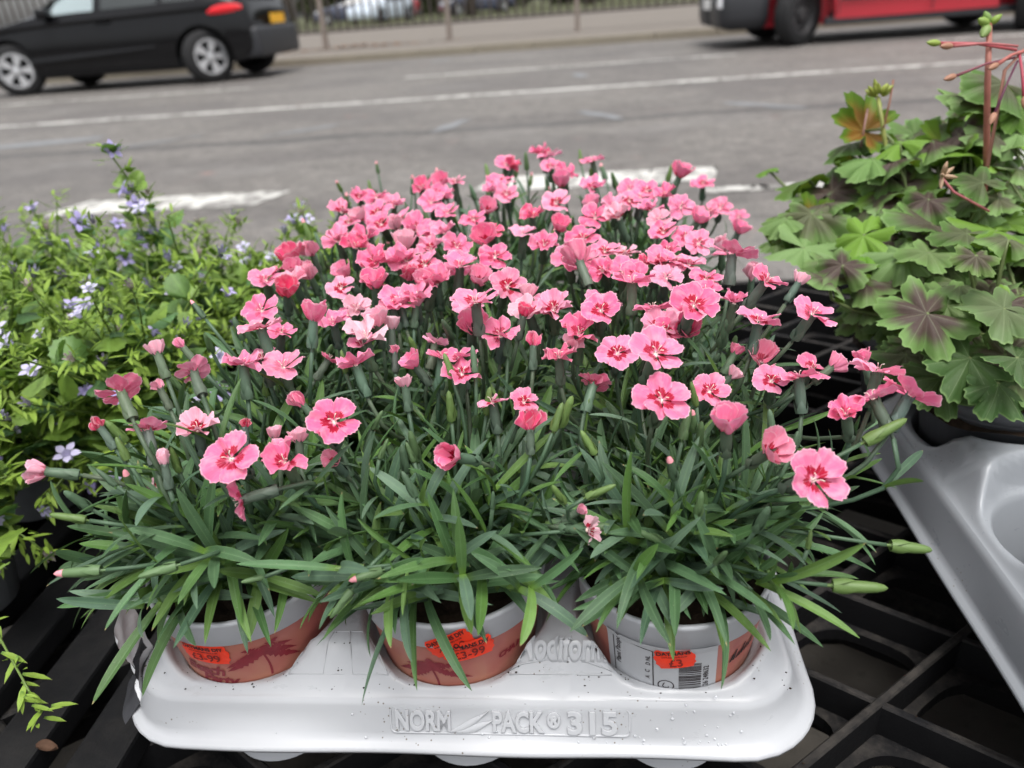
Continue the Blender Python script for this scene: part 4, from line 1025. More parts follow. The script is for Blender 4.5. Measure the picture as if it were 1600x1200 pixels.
def add_stem(pl, base, p0, end, ax, r=.0012, col=(.06, .11, .06, 1), nodes=True, name='stem'):
    d = (end - p0).length
    c1 = p0 + Vector(((end.x - p0.x)*.25, (end.y - p0.y)*.25, d*.38)); c2 = end - ax*d*.36
    pts = bez(p0, c1, c2, end, 8)
    vs, fs = tube([p - base for p in pts], [r*1.15]*5 + [r]*4, 6); o = link(name, mesh(name, vs, fs, M['stem']), pl); o.color = col
    if nodes:
        for q in (4, 6):
            t_ = (pts[q + 1] - pts[q - 1]).normalized(); s = t_.cross(Vector((random.uniform(-1, 1), random.uniform(-1, 1), .2))).normalized()
            for sg in (1, -1):
                L = random.uniform(.022, .042); add_leaf(pl, pts[q] - base, (t_*.8 + s*sg*.7), t_*.3 - s*sg*.5 + Vector((0, 0, .4)), L, L*random.uniform(.7, 1.0), random.choice((0, 1, 2, 6)))
    return pts
def flower(p, ax, dia, kind, tint, eye, pl=None):
    ax = ax.normalized(); pd = pl or nearest(p); base = pd['base']; root = pd['o']
    f = link('flower', random.choice(CALYX if kind in 'of' else CALYXC), root); sc_ = dia/.025*.5 + .5
    put(f, frameZ(ax, random.random()*6), p - base, (sc_, sc_, sc_)); f.color = tuple(c*random.uniform(.9, 1.15) for c in (.085, .125, .085)) + (1,)
    c0 = PINKS[tint]; kk = random.uniform(.9, 1.08); hj = max(-.18, min(.18, random.gauss(0, .12))); col = (min(.95, c0[0]*kk), min(.9, c0[1]*kk*(1 + hj*1.6)), min(.9, c0[2]*kk*(1 + hj)), min(1, eye))
    tilt = {'o': R(random.uniform(4, 16)), 'c': R(random.uniform(26, 38)), 'f': R(random.uniform(15, 35)), 'b': R(70)}[kind]
    src = {'o': PET_OPEN, 'c': PET_CUP, 'f': PET_RUFF, 'b': PET_CUP}[kind]
    Lp = {'o': .53, 'c': .62, 'f': .56, 'b': .55}[kind]*dia
    if kind == 'b': Lp = dia*1.05
    if kind != 'b': Lp *= 1.08
    s0 = random.random()*6
    for k in range(5):
        o = link('petal', random.choice(src), f)
        tk = tilt + random.gauss(0, .09 if kind in 'oc' else .22)
        rot = Matrix.Rotation(s0 + k*2*math.pi/5 + random.gauss(0, .05), 3, 'Z') @ Matrix.Rotation(tk, 3, 'X')
        l = Lp/sc_*random.uniform(.93, 1.06); wx = l*(random.uniform(.95, 1.08) if kind in 'of' else .95 if kind == 'c' else .7)
        q = rot.to_4x4() @ Matrix.Diagonal((wx, l, l, 1)); q.translation = (0, 0, {'b': -.0042, 'c': -.003}.get(kind, .0004) + .00012*k); o.matrix_basis = q
        o.color = col
    a = random.random()*6.28
    p0 = base + Vector((math.cos(a), math.sin(a), 0))*random.uniform(.004, .022)
    add_stem(root, base, p0, p - ax*.021*sc_, ax, .00125, (.065*random.uniform(.8, 1.2), .105, .062, 1))
def cam_axis(a): return CR*a[0] + CU*a[1] + TOV*a[2]
for (u, v, dp, kind, tint, eye, a, t_) in FL:
    p = at_t(u, v, t_); flower(p, cam_axis(a), dp*t_/F, kind, tint, eye)
for (u, v, tint) in FB:
    p, t_ = crown_hit(u, v)
    ax = Vector((random.gauss(0, .22), random.gauss(-.05, .22), 1)) + TOV*random.uniform(.05, .65)
    kind = random.choice('ooooofcf') if tint not in 'dp' else random.choice('cofbb')
    flower(p, ax, random.choice((random.uniform(.0175, .021), random.uniform(.021, .025))) if kind != 'b' else .014, kind, tint, random.choice((.3, .6, 1, .2)))
# buds: listed ones in front, then scattered
BL = [(120,894,70,(-1,-.05,.1),.37,1),(245,893,58,(-.9,-.25,.2),.37,0),(393,906,32,(-.95,-.15,.4),.385,0),(105,808,52,(-.95,.2,.2),.38,0),(350,758,36,(-.5,.85,.2),.385,0),(570,900,52,(-.85,-.2,.4),.375,1),(545,888,44,(-.95,.05,.3),.375,0),(532,945,52,(-.6,-.8,.2),.375,0),(770,780,32,(.05,.9,.5),.385,0),(638,755,46,(-.4,.85,.3),.39,0),(640,705,34,(-.3,.9,.3),.40,0),(590,655,34,(.5,.8,.2),.41,0),(1015,838,46,(-.85,.4,.3),.38,0),(940,767,50,(.85,.4,.2),.375,0),(1345,917,80,(1,.0,.2),.365,0),(1425,856,62,(1,-.1,.1),.375,0),(1385,672,72,(.85,.5,.1),.38,0),(1265,842,30,(.1,1,.2),.37,0),(1205,660,44,(-.2,.97,.2),.385,0),(1072,660,52,(.2,.97,.1),.39,0),(1242,690,36,(.2,.95,.2),.39,0),(700,570,40,(-.3,.9,.2),.42,0),(740,560,42,(-.1,1,.1),.42,0),(600,700,34,(.4,.9,.2),.40,0),(985,720,38,(-.3,.9,.2),.395,0),(918,690,44,(-.5,.8,.2),.395,0),(872,650,46,(.3,.9,.1),.40,0),(308,482,34,(-.6,.8,.1),.46,1),(190,700,40,(-.4,.9,.1),.40,0),(165,745,38,(-.7,.7,.2),.39,0),(925,825,62,(.95,.15,.2),.39,0)]
def bud(p, ax, L, tip, pd=None):
    pd = pd or nearest(p); pl, base = pd['o'], pd['base']; ax = ax.normalized()
    o = link('bud', random.choice(BUD_P if tip else BUD_G), pl); wb = L*random.uniform(.68, .86); put(o, frameZ(ax, random.random()*6), p - base, (wb, wb, L)); 
    k = random.uniform(.85, 1.25); o.color = random.choice(((.085*k, .145*k, .06*k, 1), (.11*k, .18*k, .05*k, 1), (.07*k, .12*k, .068*k, 1)))
    a = random.random()*6.28; p0 = base + Vector((math.cos(a), math.sin(a), 0))*random.uniform(.004, .022)
    add_stem(pl, base, p0, p - ax*L*.12, ax, .0011, nodes=random.random() < .6)
for (u, v, dp, a, t_, tip) in BL:
    ax = cam_axis(a).normalized(); L = dp*t_/F; bud(at_t(u, v, t_) - ax*L*.5, ax, L, tip)
for pd in PLANT:
    for k in range(9 if pd['row'] < 2 else 6):
        a = random.random()*6.28; q = random.uniform(.01, .075); b = pd['base']
        x, y = b.x + q*math.cos(a), b.y + q*math.sin(a)
        z = crown_z(x, y) - random.uniform(.008, .055)
        bud(Vector((x, y, z)), Vector((math.cos(a)*q*5, math.sin(a)*q*5, 1)) + Vector(rng.normal(0, .15, 3)), random.uniform(.013, .02), random.random() < .25, pd)
# leaves: shoots with opposite pairs; the nearest stay single, the hidden ones are joined
QUOTA = [290, 140, 60, 50, 50]
for pd in PLANT:
    b, pl, row, col = pd['base'], pd['o'], pd['row'], pd['col']; cand = []
    nsh = 44 if row == 0 else 34 if row == 1 else 22
    for s in range(nsh):
        az = 2*math.pi*(s + random.random())/nsh; tilt = R(8 + (58 if row == 0 and math.sin(az) < 0 else 68)*((s*7 % nsh)/nsh)**.8)
        p0 = b + Vector((math.cos(az), math.sin(az), 0))*random.uniform(.002, .026)
        d0 = Vector((math.sin(tilt)*math.cos(az), math.sin(tilt)*math.sin(az), math.cos(tilt)))
        Ls = random.uniform(.055, .105)*(1 - .35*tilt/R(78)); nn = int(Ls/.0125) + 1; ph = random.random()*3
        for k in range(nn):
            q = (k + .4)/nn; p = p0 + d0*Ls*q + Vector((0, 0, .012*q*math.sin(tilt)))
            e1 = d0.cross(Vector((.3, .2, .9))).normalized(); e2 = d0.cross(e1); an = ph + k*math.pi/2
            for sg in (0, math.pi):
                sd_ = e1*math.cos(an + sg) + e2*math.sin(an + sg); sp = R(random.uniform(28, 62)*(1.15 - .5*q))
                d = d0*math.cos(sp) + sd_*math.sin(sp)
                L = random.uniform(.042, .072)*(1.1 - .4*q); up = d0*math.sin(sp) - sd_*math.cos(sp)
                cand.append((p, d, up + Vector((0, 0, .3)), L, random.uniform(.85, 1.15)*.052, random.choice((0, 1, 1, 2, 2, 3, 6, 7))))
    # collar of leaves arching out over the rim
    for s in range(46 if row == 0 else 16):
        az = random.random()*6.28; el = R(random.uniform(4, 50)); d = Vector((math.cos(el)*math.cos(az), math.cos(el)*math.sin(az), math.sin(el)))
        p = b + Vector((math.cos(az), math.sin(az), 0))*random.uniform(.012, .04) + Vector((0, 0, random.uniform(.008, .045)))
        cand.append((p, d, Vector((0, 0, 1)), random.uniform(.045, .078), random.uniform(.8, 1.1)*.054, random.choice((1, 2, 3, 3, 4, 4, 5, 7))))
    if row == 0:      # keep most of the pot fronts clear
        def low(c):
            tipz = c[0].z + (c[1].z - .35)*c[3]; tip = c[0] + c[1]*c[3]
            return tipz < ZR + .006 and tip.y < b.y - .03
        cand = [c for c in cand if not low(c) or random.random() < .38]
    def through(c):   # a leaf that would cut into a pot
        p, d, n, L, W, vi = c; q = (LEAFA[vi][2::5]*np.array([W, L, L])) @ np.array(frame(d, n)).T + np.array(p)
        q = q[(q[:, 2] < ZR + .0015)]
        if len(q) == 0: return False
        r_ = np.min(np.stack([np.hypot(q[:, 0] - px_, q[:, 1] - py_) for px_, py_ in POTS]), axis=0)
        return bool(np.any((r_ < RT + .003) & (r_ > RT - .012)) or np.any(r_ < RT - .012) and bool(np.any(q[:, 2] < ZR - .012)))
    cand = [c for c in cand if not through(c)]
    cand.sort(key=lambda c: (c[0] + c[1]*c[3]*.6 - EYE).length)
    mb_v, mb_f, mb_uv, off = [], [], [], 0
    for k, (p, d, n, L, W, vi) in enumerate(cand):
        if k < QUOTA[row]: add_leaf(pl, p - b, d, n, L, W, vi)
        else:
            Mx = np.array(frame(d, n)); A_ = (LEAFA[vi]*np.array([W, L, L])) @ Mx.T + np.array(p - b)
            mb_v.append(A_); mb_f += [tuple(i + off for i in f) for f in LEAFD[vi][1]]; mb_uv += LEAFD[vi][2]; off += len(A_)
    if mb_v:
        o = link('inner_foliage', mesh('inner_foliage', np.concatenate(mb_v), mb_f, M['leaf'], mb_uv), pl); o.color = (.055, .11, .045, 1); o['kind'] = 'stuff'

# ================================================================== BELLFLOWERS (left)
M['cleaf'] = mat_leaf('bellflower_leaf', .25, (.2, .34, .08))
t = NT('bell_petal'); uv = t.coord('UV'); oi = t.new('ObjectInfo'); n = t.noise(t.mapping(uv, (14, 2, 1)), 1.0, 2); c = t.mix(t.math('MULTIPLY', n, .4), oi.outputs['Color'], (.8, .78, .9)); t.base(c, .6, .2); t.translucent(c, .3); M['bell'] = t.mat
def cleaf_data(seed):
    rd = random.Random(seed); nt = rd.choice((9, 11)); n = 26
    vs, fs, uv = [(0, 0, 0)], [], [(.5, .3)]
    for ring, q in ((1, .5), (2, 1.0)):
        for i in range(n + 1):
            a = -2.75 + 5.5*i/n; r = .5*(1 - .12*abs(a)/2.75)*(1 + .07*math.sin(i*math.pi)) + (.04 if i % 2 else -.02)*(ring == 2)
            r *= 1 + .12*math.cos(a); vs.append((math.sin(a)*r*q, .42 + math.cos(a)*r*q - .42*(1 - q), -.18*q*q + .05*math.sin(a*3)*q)); uv.append((.5 + .45*math.sin(a)*q, .5 + .4*math.cos(a)*q))
    for i in range(n):
        fs.append((0, 1 + i, 2 + i)); a = 1 + i; b_ = 1 + n + 1 + i; fs.append((a, b_, b_ + 1, a + 1))
    return vs, fs, uv
CLD = [cleaf_data(i) for i in range(3)]; CLM = [mesh('leaf', v, f, M['cleaf'], u) for v, f, u in CLD]
def narrow_data(): return grid(2, 3, lambda u, v: ((u - .5)*2*.13*math.sin(math.pi*min(1, v*.8 + .15))*(v < .99), v, -.2*v*v + abs(u - .5)*.06))
ND = narrow_data(); NA = np.array(ND[0])
def bell_mesh(seed, wilt=False):
    rd = random.Random(seed); mb = MB()
    vs, fs, uv = lathe([(.04, -.45), (.13, -.4), (.16, -.2), (.22, 0)], 10); mb.add(vs, fs, 0, uv)
    for k in range(5):
        a = 2*math.pi*k/5; tl = rd.uniform(.1, .5) if not wilt else rd.uniform(1.0, 1.6)
        def fn(u, v):
            w = .17*math.sin(math.pi*min(1, .25 + v*.74)); r = .2 + .42*v*math.cos(tl); z = .42*v*math.sin(tl) - .1*v*v + (.06*math.sin(v*9 + k) if wilt else 0); x = (u - .5)*2*w*(.5 if wilt else 1)
            return (r*math.cos(a) - x*math.sin(a), r*math.sin(a) + x*math.cos(a), z)
        vs, fs, uv = grid(3, 5, fn); mb.add(vs, fs, 0, uv)
    for k in range(5):
        a = 2*math.pi*(k + .5)/5; vs, fs, uv = grid(1, 3, lambda u, v: ((.14 + .22*v)*math.cos(a) - (u - .5)*.1*(1 - v)*math.sin(a), (.14 + .22*v)*math.sin(a) + (u - .5)*.1*(1 - v)*math.cos(a), -.4 + .25*v)); mb.add(vs, fs, 1, uv)
    return mb.mesh('flower', [M['bell'], M['stem']])
BELL = [bell_mesh(i) for i in range(3)]; BWILT = [bell_mesh(10 + i, True) for i in range(3)]
CG = [(.20, .32, .05), (.17, .28, .045), (.22, .34, .08), (.12, .22, .06), (.09, .18, .07)]
def cgreen():
    c = random.choice(CG); k = random.uniform(.8, 1.2); return (c[0]*k, c[1]*k, c[2]*k, 1)
bells = [  # x, y, rim z, spread, height, label
 (-.52, .455, .235, .10, .12, 'bellflower plant at the left edge nearest the camera, trailing over its pot'),
 (-.395, .575, .235, .10, .155, 'bellflower plant beside the left side of the dianthus, mostly green'),
 (-.55, .60, .235, .10, .16, 'bellflower plant at the far left with small lilac blooms'),
 (-.42, .735, .235, .10, .155, 'bellflower plant with one tall stem rising above the rest'),
 (-.60, .78, .235, .10, .15, 'bellflower plant at the back left against the road'),
 (-.30, .80, .235, .085, .125, 'bellflower plant at the back beside the pink dianthus')]
gp_prof = [(0, .0), (.035, 0), (.047, .075), (.0495, .076), (.051, .083), (.0485, .0835), (.047, .07)]
for bi, (x, y, zr, sp, H, lab_) in enumerate(bells):
    po = empty('plant_pot', (x, y, .1695), ['pale grey round pot at the left edge under trailing bellflowers', 'grey pot hidden under the bellflowers beside the dianthus', 'grey pot under the far left bellflower', 'grey pot under the tall stemmed bellflower', 'grey pot under the back left bellflower', 'grey pot under the bellflower behind the dianthus'][bi], 'pot', 'grey pots of bellflowers')
    vs, fs, uv = lathe(gp_prof, 40); link('pot_body', mesh('pot_body', vs, fs, M['potpale']), po)
    so = link('soil', soil_me, po); so.location = (0, 0, .072 - (ZR - .009)); so.scale = (.97, .97, 1)
    base = Vector((x, y, .245)); pl = empty('bellflower_plant', base, lab_, 'plant', 'purple bellflower plants on the left')
    NV, NF, NU, off = [], [], [], 0
    stems = 50
    specs = []
    for s in range(stems):
        az = random.random()*6.28; q = math.sqrt(random.random()); hh = H*1.1*random.choice((random.uniform(.45, .9), random.uniform(.8, 1.2)))*(1 - .25*q*q)
        specs.append((Vector((math.cos(az)*q*sp*1.25, math.sin(az)*q*sp*1.25, hh)), .0011))
    if bi in (0, 1):
        for s in range(20):
            az = R(random.uniform(190, 350)); q = random.uniform(.7, 1.2); specs.append((Vector((math.cos(az)*sp*q, math.sin(az)*sp*q, random.uniform(-.01, .05))), .001))
    tall = []
    if bi == 3:
        tip = at_t(170, 238, .74) - base; specs.append((tip, .0014)); tall.append(len(specs) - 1)
        tip = at_t(205, 300, .74) - base; specs.append((tip, .0011)); tip = at_t(120, 350, .72) - base; specs.append((tip, .0011))
    if bi == 0:
        specs.append((at_t(62, 1110, .455) - base, .0011))
    for si, (tip, r) in enumerate(specs):
        az = random.random()*6.28; p0 = Vector((math.cos(az), math.sin(az), 0))*random.uniform(0, .02)
        d = tip - p0; c1 = p0 + Vector((d.x*.2, d.y*.2, max(d.z*.5, .035))); c2 = p0 + d*.75 + Vector((random.gauss(0, .008), random.gauss(0, .008), .01 if d.z > .02 else .03))
        pts = bez(p0, c1, c2, tip, 9); vs, fs = tube(pts, [r*1.3]*4 + [r]*3 + [r*.7]*3, 5)
        o = link('stem', mesh('stem', vs, fs, M['stem']), pl); o.color = (.11, .17, .035, 1)
        for k in range(2, 10):
            t_ = (pts[min(k + 1, 9)] - pts[k - 1]).normalized()
            e1 = t_.cross(Vector((.2, .3, .9))).normalized(); e2 = t_.cross(e1)
            big = k < 7
            for rep in range(2 if big else 2):
                an = random.random()*6.28; sd_ = e1*math.cos(an) + e2*math.sin(an); dd = t_*.45 + sd_
                if big and random.random() < .92:
                    L = random.uniform(.015, .036)*(1.15 - .07*k)*(1.3 if bi == 0 and si == len(specs) - 1 else 1); o = link('leaf', random.choice(CLM), pl); put(o, frame(dd + Vector((0, 0, .1)), Vector((0, 0, 1)) + sd_*.2), pts[k] + dd.normalized()*L*.25, (L, L, L)); o.color = cgreen()
            nn = 3 if big else 7
            for rep in range(nn):    # narrow leaflets and calyx lobes
                an = random.random()*6.28; sd_ = e1*math.cos(an) + e2*math.sin(an); dd = t_*random.uniform(.3, 1.2) + sd_; L = random.uniform(.008, .017)
                pp = pts[k] + (pts[min(k + 1, 9)] - pts[k])*random.random() + Vector(rng.normal(0, .004, 3))*(1 if not big else .6)
                Mx = np.array(frame(dd, Vector((0, 0, 1)))); A_ = (NA*L) @ Mx.T + np.array(pp)
                NV.append(A_); NF += [tuple(i + off for i in f) for f in ND[1]]; NU += ND[2]; off += len(A_)
        if bi == 3 and si >= len(specs) - 3:      # the tall spires carry leaves and bells
            for k in range(3, 10):
                for rep in range(2):
                    sd_ = Vector(rng.normal(0, 1, 3)).normalized(); L = random.uniform(.010, .019); o = link('leaf', random.choice(CLM), pl); put(o, frame(sd_ + Vector((0, 0, .3)), Vector((0, 0, 1))), pts[k] + sd_*.004, (L, L, L)); o.color = cgreen()
                if k > 3 and random.random() < .6:
                    o = link('flower', random.choice(BELL), pl); sz = random.uniform(.014, .019); dq = (CR*random.choice((-1, 1)) + TOV*.8 + CU*.2).normalized(); put(o, frameZ(dq, 1), pts[k] + dq*.008, (sz, sz, sz)); o.color = (.42, .34, .76, 1)
        ax = (pts[-1] - pts[-2]).normalized()
        rr_ = random.random()
        if rr_ < .72 or si in tall:
            o = link('flower', random.choice(BELL if rr_ < .32 else BWILT), pl); s = random.uniform(.011, .017) if rr_ < .32 else random.uniform(.011, .015)
            put(o, frameZ(ax + Vector((0, 0, .4)) + TOV*.5*random.random(), random.random()*6), pts[-1] + ax*.006, (s, s, s))
            o.color = random.choice(((.38, .30, .72, 1), (.48, .40, .78, 1), (.55, .50, .80, 1), (.60, .56, .80, 1))) if rr_ < .32 else random.choice(((.16, .13, .22, 1), (.2, .15, .12, 1), (.3, .22, .18, 1), (.1, .1, .2, 1)))
            if rr_ < .05:
                o2 = link('flower', random.choice(BELL), pl); s = random.uniform(.013, .018); q = pts[7] + Vector(rng.normal(0, .01, 3)) + Vector((0, -.006, .012)); put(o2, frameZ(Vector((random.gauss(0, .4), -.5, 1)), 1), q, (s, s, s)); o2.color = random.choice(((.42, .34, .74, 1), (.6, .55, .8, 1)))
    o = link('small_leaflets', mesh('small_leaflets', np.concatenate(NV), NF, M['cleaf'], NU), pl); o.color = (.25, .37, .055, 1); o['kind'] = 'stuff'

# ================================================================== GERANIUMS (right)
def mat_geranium():
    t = NT('geranium_leaf'); uv = t.coord('UV'); sx = t.new('SeparateXYZ'); t.l.new(uv, sx.inputs[0]); th, r = sx.outputs[0], sx.outputs[1]
    oi = t.new('ObjectInfo'); col = oi.outputs['Color']; al = oi.outputs['Alpha']; ob = t.coord('Object')
    lobe = t.math('ABSOLUTE', t.math('SUBTRACT', t.math('FRACT', t.math('MULTIPLY', th, 7.0)), .5))      # 0 on the main veins
    n = t.noise(ob, 5, 5, .6); nf = t.noise(t.mapping(uv, (60, 3, 1)), 1.0, 3)
    lim = t.math('SUBTRACT', t.math('MULTIPLY_ADD', n, .3, .62), t.math('MULTIPLY', lobe, .12))
    lim = t.math('ADD', lim, t.math('MULTIPLY_ADD', nf, .16, -.08))
    zone = t.math('MULTIPLY', t.math('SUBTRACT', 1.0, t.step(t.math('SUBTRACT', r, lim), -.26, .2)), al)
    c = t.mix(zone, col, t.mix(n, (.055, .034, .034), (.10, .065, .055)))
    side = t.math('ABSOLUTE', t.math('SUBTRACT', t.math('FRACT', t.math('ADD', t.math('MULTIPLY', th, 28.0), t.math('MULTIPLY', r, 2.0))), .5))
    c = t.mix(t.math('MULTIPLY', t.math('SUBTRACT', 1.0, t.step(side, .0, .08)), .05), c, (.25, .32, .17))
    vw = t.math('DIVIDE', .014, t.math('MAXIMUM', r, .06))
    vein = t.math('SUBTRACT', 1.0, t.step(lobe, 0.0, vw))
    c = t.mix(t.math('MULTIPLY', vein, .35), c, (.3, .36, .2))
    c = t.mix(t.math('MULTIPLY', t.step(r, .93, 1.0), .5), c, (.26, .4, .14))
    g = t.new('NewGeometry'); back = g.outputs['Backfacing']
    under = t.mix(t.math('MULTIPLY', zone, .9), (.10, .19, .02), (.22, .085, .015)); under = t.mix(t.math('MULTIPLY', vein, .6), under, (.28, .32, .06))
    c = t.mix(back, c, under)
    fv = t.noise(t.mapping(uv, (90, 9, 1)), 1.0, 4, .6, .4); c = t.mix(t.math('MULTIPLY', t.step(fv, .55, .7), .16), c, (.24, .3, .15))
    t.base(c, .55, .25)
    t.bump(t.math('ADD', t.math('MULTIPLY', lobe, .8), t.math('MULTIPLY', nf, .5)), .4, .001)
    t.translucent(t.mix(.5, c, (.2, .36, .03)), .22); return t.mat
M['gleaf'] = mat_geranium()
def gleaf_mesh(seed):
    rd = random.Random(seed); NT_, NR = 98, 8; vs, fs, uv = [], [], []
    lob = [rd.uniform(.9, 1.1) for _ in range(7)]; dr = rd.uniform(.05, .35); ph = rd.uniform(0, 6); ruf = rd.uniform(.05, .12)
    for i in range(NT_ + 1):
        q = i/NT_; a = R(-163 + 326*q); f = q*7; li = min(6, int(f)); fr = f - int(f) if i < NT_ else 1.0
        R_ = (.63 + .37*math.sin(math.pi*fr)**.75)*lob[li]*(1 - .14*abs(a)/math.pi)
        R_ *= 1 + .035*(1 if (i % 4 < 2) else -1) + rd.uniform(-.012, .012)
        for j in range(NR + 1):
            r = j/NR; x, y = math.sin(a)*R_*r*.5, math.cos(a)*R_*r*.5
            z = -dr*r*r*.5 + ruf*r*r*math.sin(a*3 + ph) + -.022*r*math.cos(2*math.pi*f)
            vs.append((x, y, z)); uv.append((q, r))
    for i in range(NT_):
        for j in range(NR):
            a = i*(NR + 1) + j; b_ = a + NR + 1; fs.append((a, a + 1, b_ + 1, b_))
    # top faces must look up
    me = mesh('leaf', vs, [f[::-1] for f in fs], M['gleaf'], uv); return me
GLM = [gleaf_mesh(i) for i in range(7)]
GG = [(.15, .25, .075), (.13, .23, .065), (.17, .275, .095), (.10, .19, .045), (.15, .28, .035)]
gpl = []
for gi, (hx_, lp, lg) in enumerate(((6, 'dark round pot of the nearer geranium in the grey tray', 'geranium plant with the big purple-centred leaf beside the pink blooms'), (7, 'dark pot of the geranium at the right edge of the picture', 'geranium plant at the right edge with a tall pink seed stalk'), (9, 'dark pot of the farther geranium against the road', 'geranium plant farther back with orange leaf undersides'), (10, 'dark pot of the back right geranium', 'geranium plant at the back right corner'))):
    x, y = GH[hx_]
    po = empty('plant_pot', (x, y, .168 if y < .6 else .152), lp, 'pot', 'dark pots of geraniums')
    vs, fs, uv = lathe([(0, 0), (.042, 0), (.056, .118), (.060, .119), (.0615, .130), (.0585, .1305), (.056, .115)], 48); link('pot_body', mesh('pot_body', vs, fs, M['potgrey']), po)
    so = link('soil', soil_me, po); so.location = (0, 0, .112 - (ZR - .009)); so.scale = (1.2, 1.2, 1)
    g = empty('geranium_plant', (x, y, .285), lg, 'plant', 'zonal geranium plants in the grey tray')
    gpl.append((g, Vector((x, y, .285))))
def gleaf(p, nrm, tipd, dia, zone, gk=None, col=None):
    g, b = gk if gk else min(gpl, key=lambda k: (k[1].x - p.x)**2 + (k[1].y - p.y)**2)
    y = (tipd - nrm*tipd.dot(nrm)).normalized(); o = link('leaf', random.choice(GLM), g)
    put(o, frame(y, nrm), p - b, (dia, dia, dia)); c = col or random.choice(GG); k = random.uniform(.85, 1.2); o.color = (c[0]*k, c[1]*k, c[2]*k, zone)
    p0 = b + Vector((random.gauss(0, .014), random.gauss(0, .014), random.uniform(0, .05))); d = (p - p0).length
    pts = bez(p0, p0 + Vector(((p.x - p0.x)*.3, (p.y - p0.y)*.3, d*.35)), p - nrm*d*.25 - y*d*.1, p, 7)
    vs, fs = tube([q - b for q in pts], [.0019]*4 + [.0014]*4, 6); s = link('petiole', mesh('petiole', vs, fs, M['stem']), g); s.color = (.13, .17, .06, 1)
# listed leaves: u, v, px width, distance, normal (right, up, viewer), tip direction (right, up), zone, optional colour
GL = [(1352,205,118,.72,(-.1,-.35,-.95),(-.9,.2),1,(.1,.19,.02)),(1262,280,100,.76,(-.3,.9,.1),(-.9,.1),.3,(.1,.19,.03)),(1290,318,95,.70,(-.2,.95,.15),(-1,-.1),.9,None),(1275,350,95,.72,(.2,-.3,-.9),(-.9,-.3),.8,None),(1440,205,76,.74,(.1,.75,.65),(-.6,.7),.95,None),(1490,200,70,.74,(.2,.7,.7),(.2,.9),.9,None),(1415,222,80,.70,(-.2,.9,.4),(-.8,-.1),.5,None),(1478,225,105,.70,(.1,-.45,-.85),(.2,-1),.15,(.1,.2,.02)),(1562,205,78,.70,(.2,.6,.75),(.7,.6),.8,None),(1535,285,88,.62,(-.1,.7,.7),(-.3,.9),.55,None),(1450,312,96,.64,(-.3,.7,.6),(-.8,-.5),1,None),(1510,365,92,.58,(-.1,.8,.6),(-.7,.5),.6,None),(1575,375,100,.55,(.1,.85,.5),(.2,.9),.7,None),(1525,400,72,.53,(-.1,.55,.83),(-.1,-1),.9,(.13,.2,.06)),(1450,395,96,.58,(-.2,.85,.5),(-.9,.2),.35,None),(1350,398,80,.62,(-.2,.9,.3),(-.9,.1),0,(.1,.22,.02)),(1298,412,80,.64,(-.1,.7,.6),(-.7,-.6),.4,None),(1448,490,150,.54,(-.15,.55,.82),(-1,-.15),1,None),(1568,482,135,.52,(-.05,.8,.6),(-.6,.5),.35,(.13,.2,.08)),(1515,560,135,.53,(-.1,.55,.83),(-.5,-.9),.1,(.045,.095,.025)),(1405,450,120,.60,(0,.6,.7),(-.8,-.4),.9,None),(1590,265,90,.66,(.1,.8,.5),(.6,.6),.6,None),(1595,170,80,.66,(.3,.2,.9),(.3,-.8),.2,(.1,.2,.03)),(1240,330,85,.78,(-.4,.8,.2),(-.9,-.3),.7,None),(1300,370,90,.70,(0,.7,.6),(-.6,-.6),.9,None),(1390,330,90,.70,(-.1,.6,.7),(-.4,-.8),.9,None),(1400,265,85,.74,(-.1,.6,.7),(-.4,-.8),.7,None),(1590,560,100,.50,(.1,.6,.7),(.5,-.8),.2,(.05,.1,.03)),(1350,290,80,.74,(.1,.8,.4),(-.6,.5),.4,None),(1560,310,85,.62,(.1,.7,.6),(.6,.3),.8,None),(1500,445,100,.56,(.1,.8,.5),(-.3,-.8),.5,None),(1430,540,90,.58,(-.3,.4,.8),(-.5,-.8),.6,(.06,.11,.03)),(1215,375,60,.78,(-.3,.6,.5),(-.8,-.5),.3,None),(1200,265,40,.84,(-.3,.9,.2),(-.7,.6),0,(.12,.24,.03)),(1470,590,120,.55,(-.2,.5,.8),(-.6,-.8),.3,(.06,.12,.03)),(1560,600,120,.52,(.1,.55,.8),(.2,-.9),.2,(.05,.11,.03)),(1415,555,95,.58,(-.4,.5,.7),(-.8,-.5),.6,(.07,.13,.04)),(1360,470,95,.62,(-.3,.6,.6),(-.8,-.4),.8,None),(1330,225,90,.73,(-.3,.8,.3),(-.8,.3),.6,None),(1385,215,85,.72,(-.1,.8,.5),(-.3,.8),.8,None)]
for (u, v, w, t_, a, tp, zn, cl) in GL:
    gleaf(at_t(u, v, t_), cam_axis(a).normalized(), CR*tp[0] + CU*tp[1], w*t_/F*1.06, zn, None, cl)
for (g, b) in gpl:
    for k in range(46):
        az = random.random()*6.28; q = random.uniform(.02, .10); h = random.uniform(.03, .135)*(1 - .3*(q/.1)**2) if b.y > .6 else random.uniform(.02, .10)
        p = b + Vector((math.cos(az)*q, math.sin(az)*q, h)); nrm = (Vector((math.cos(az)*q*7, math.sin(az)*q*7, 1)) + Vector(rng.normal(0, .25, 3))).normalized()
        if p.x < .235 or (p.y < .5 and p.x < .33): continue
        gleaf(p, nrm, Vector((math.cos(az), math.sin(az), .1)), random.uniform(.04, .062), random.choice((1, .9, .6, .3, 0)), (g, b))
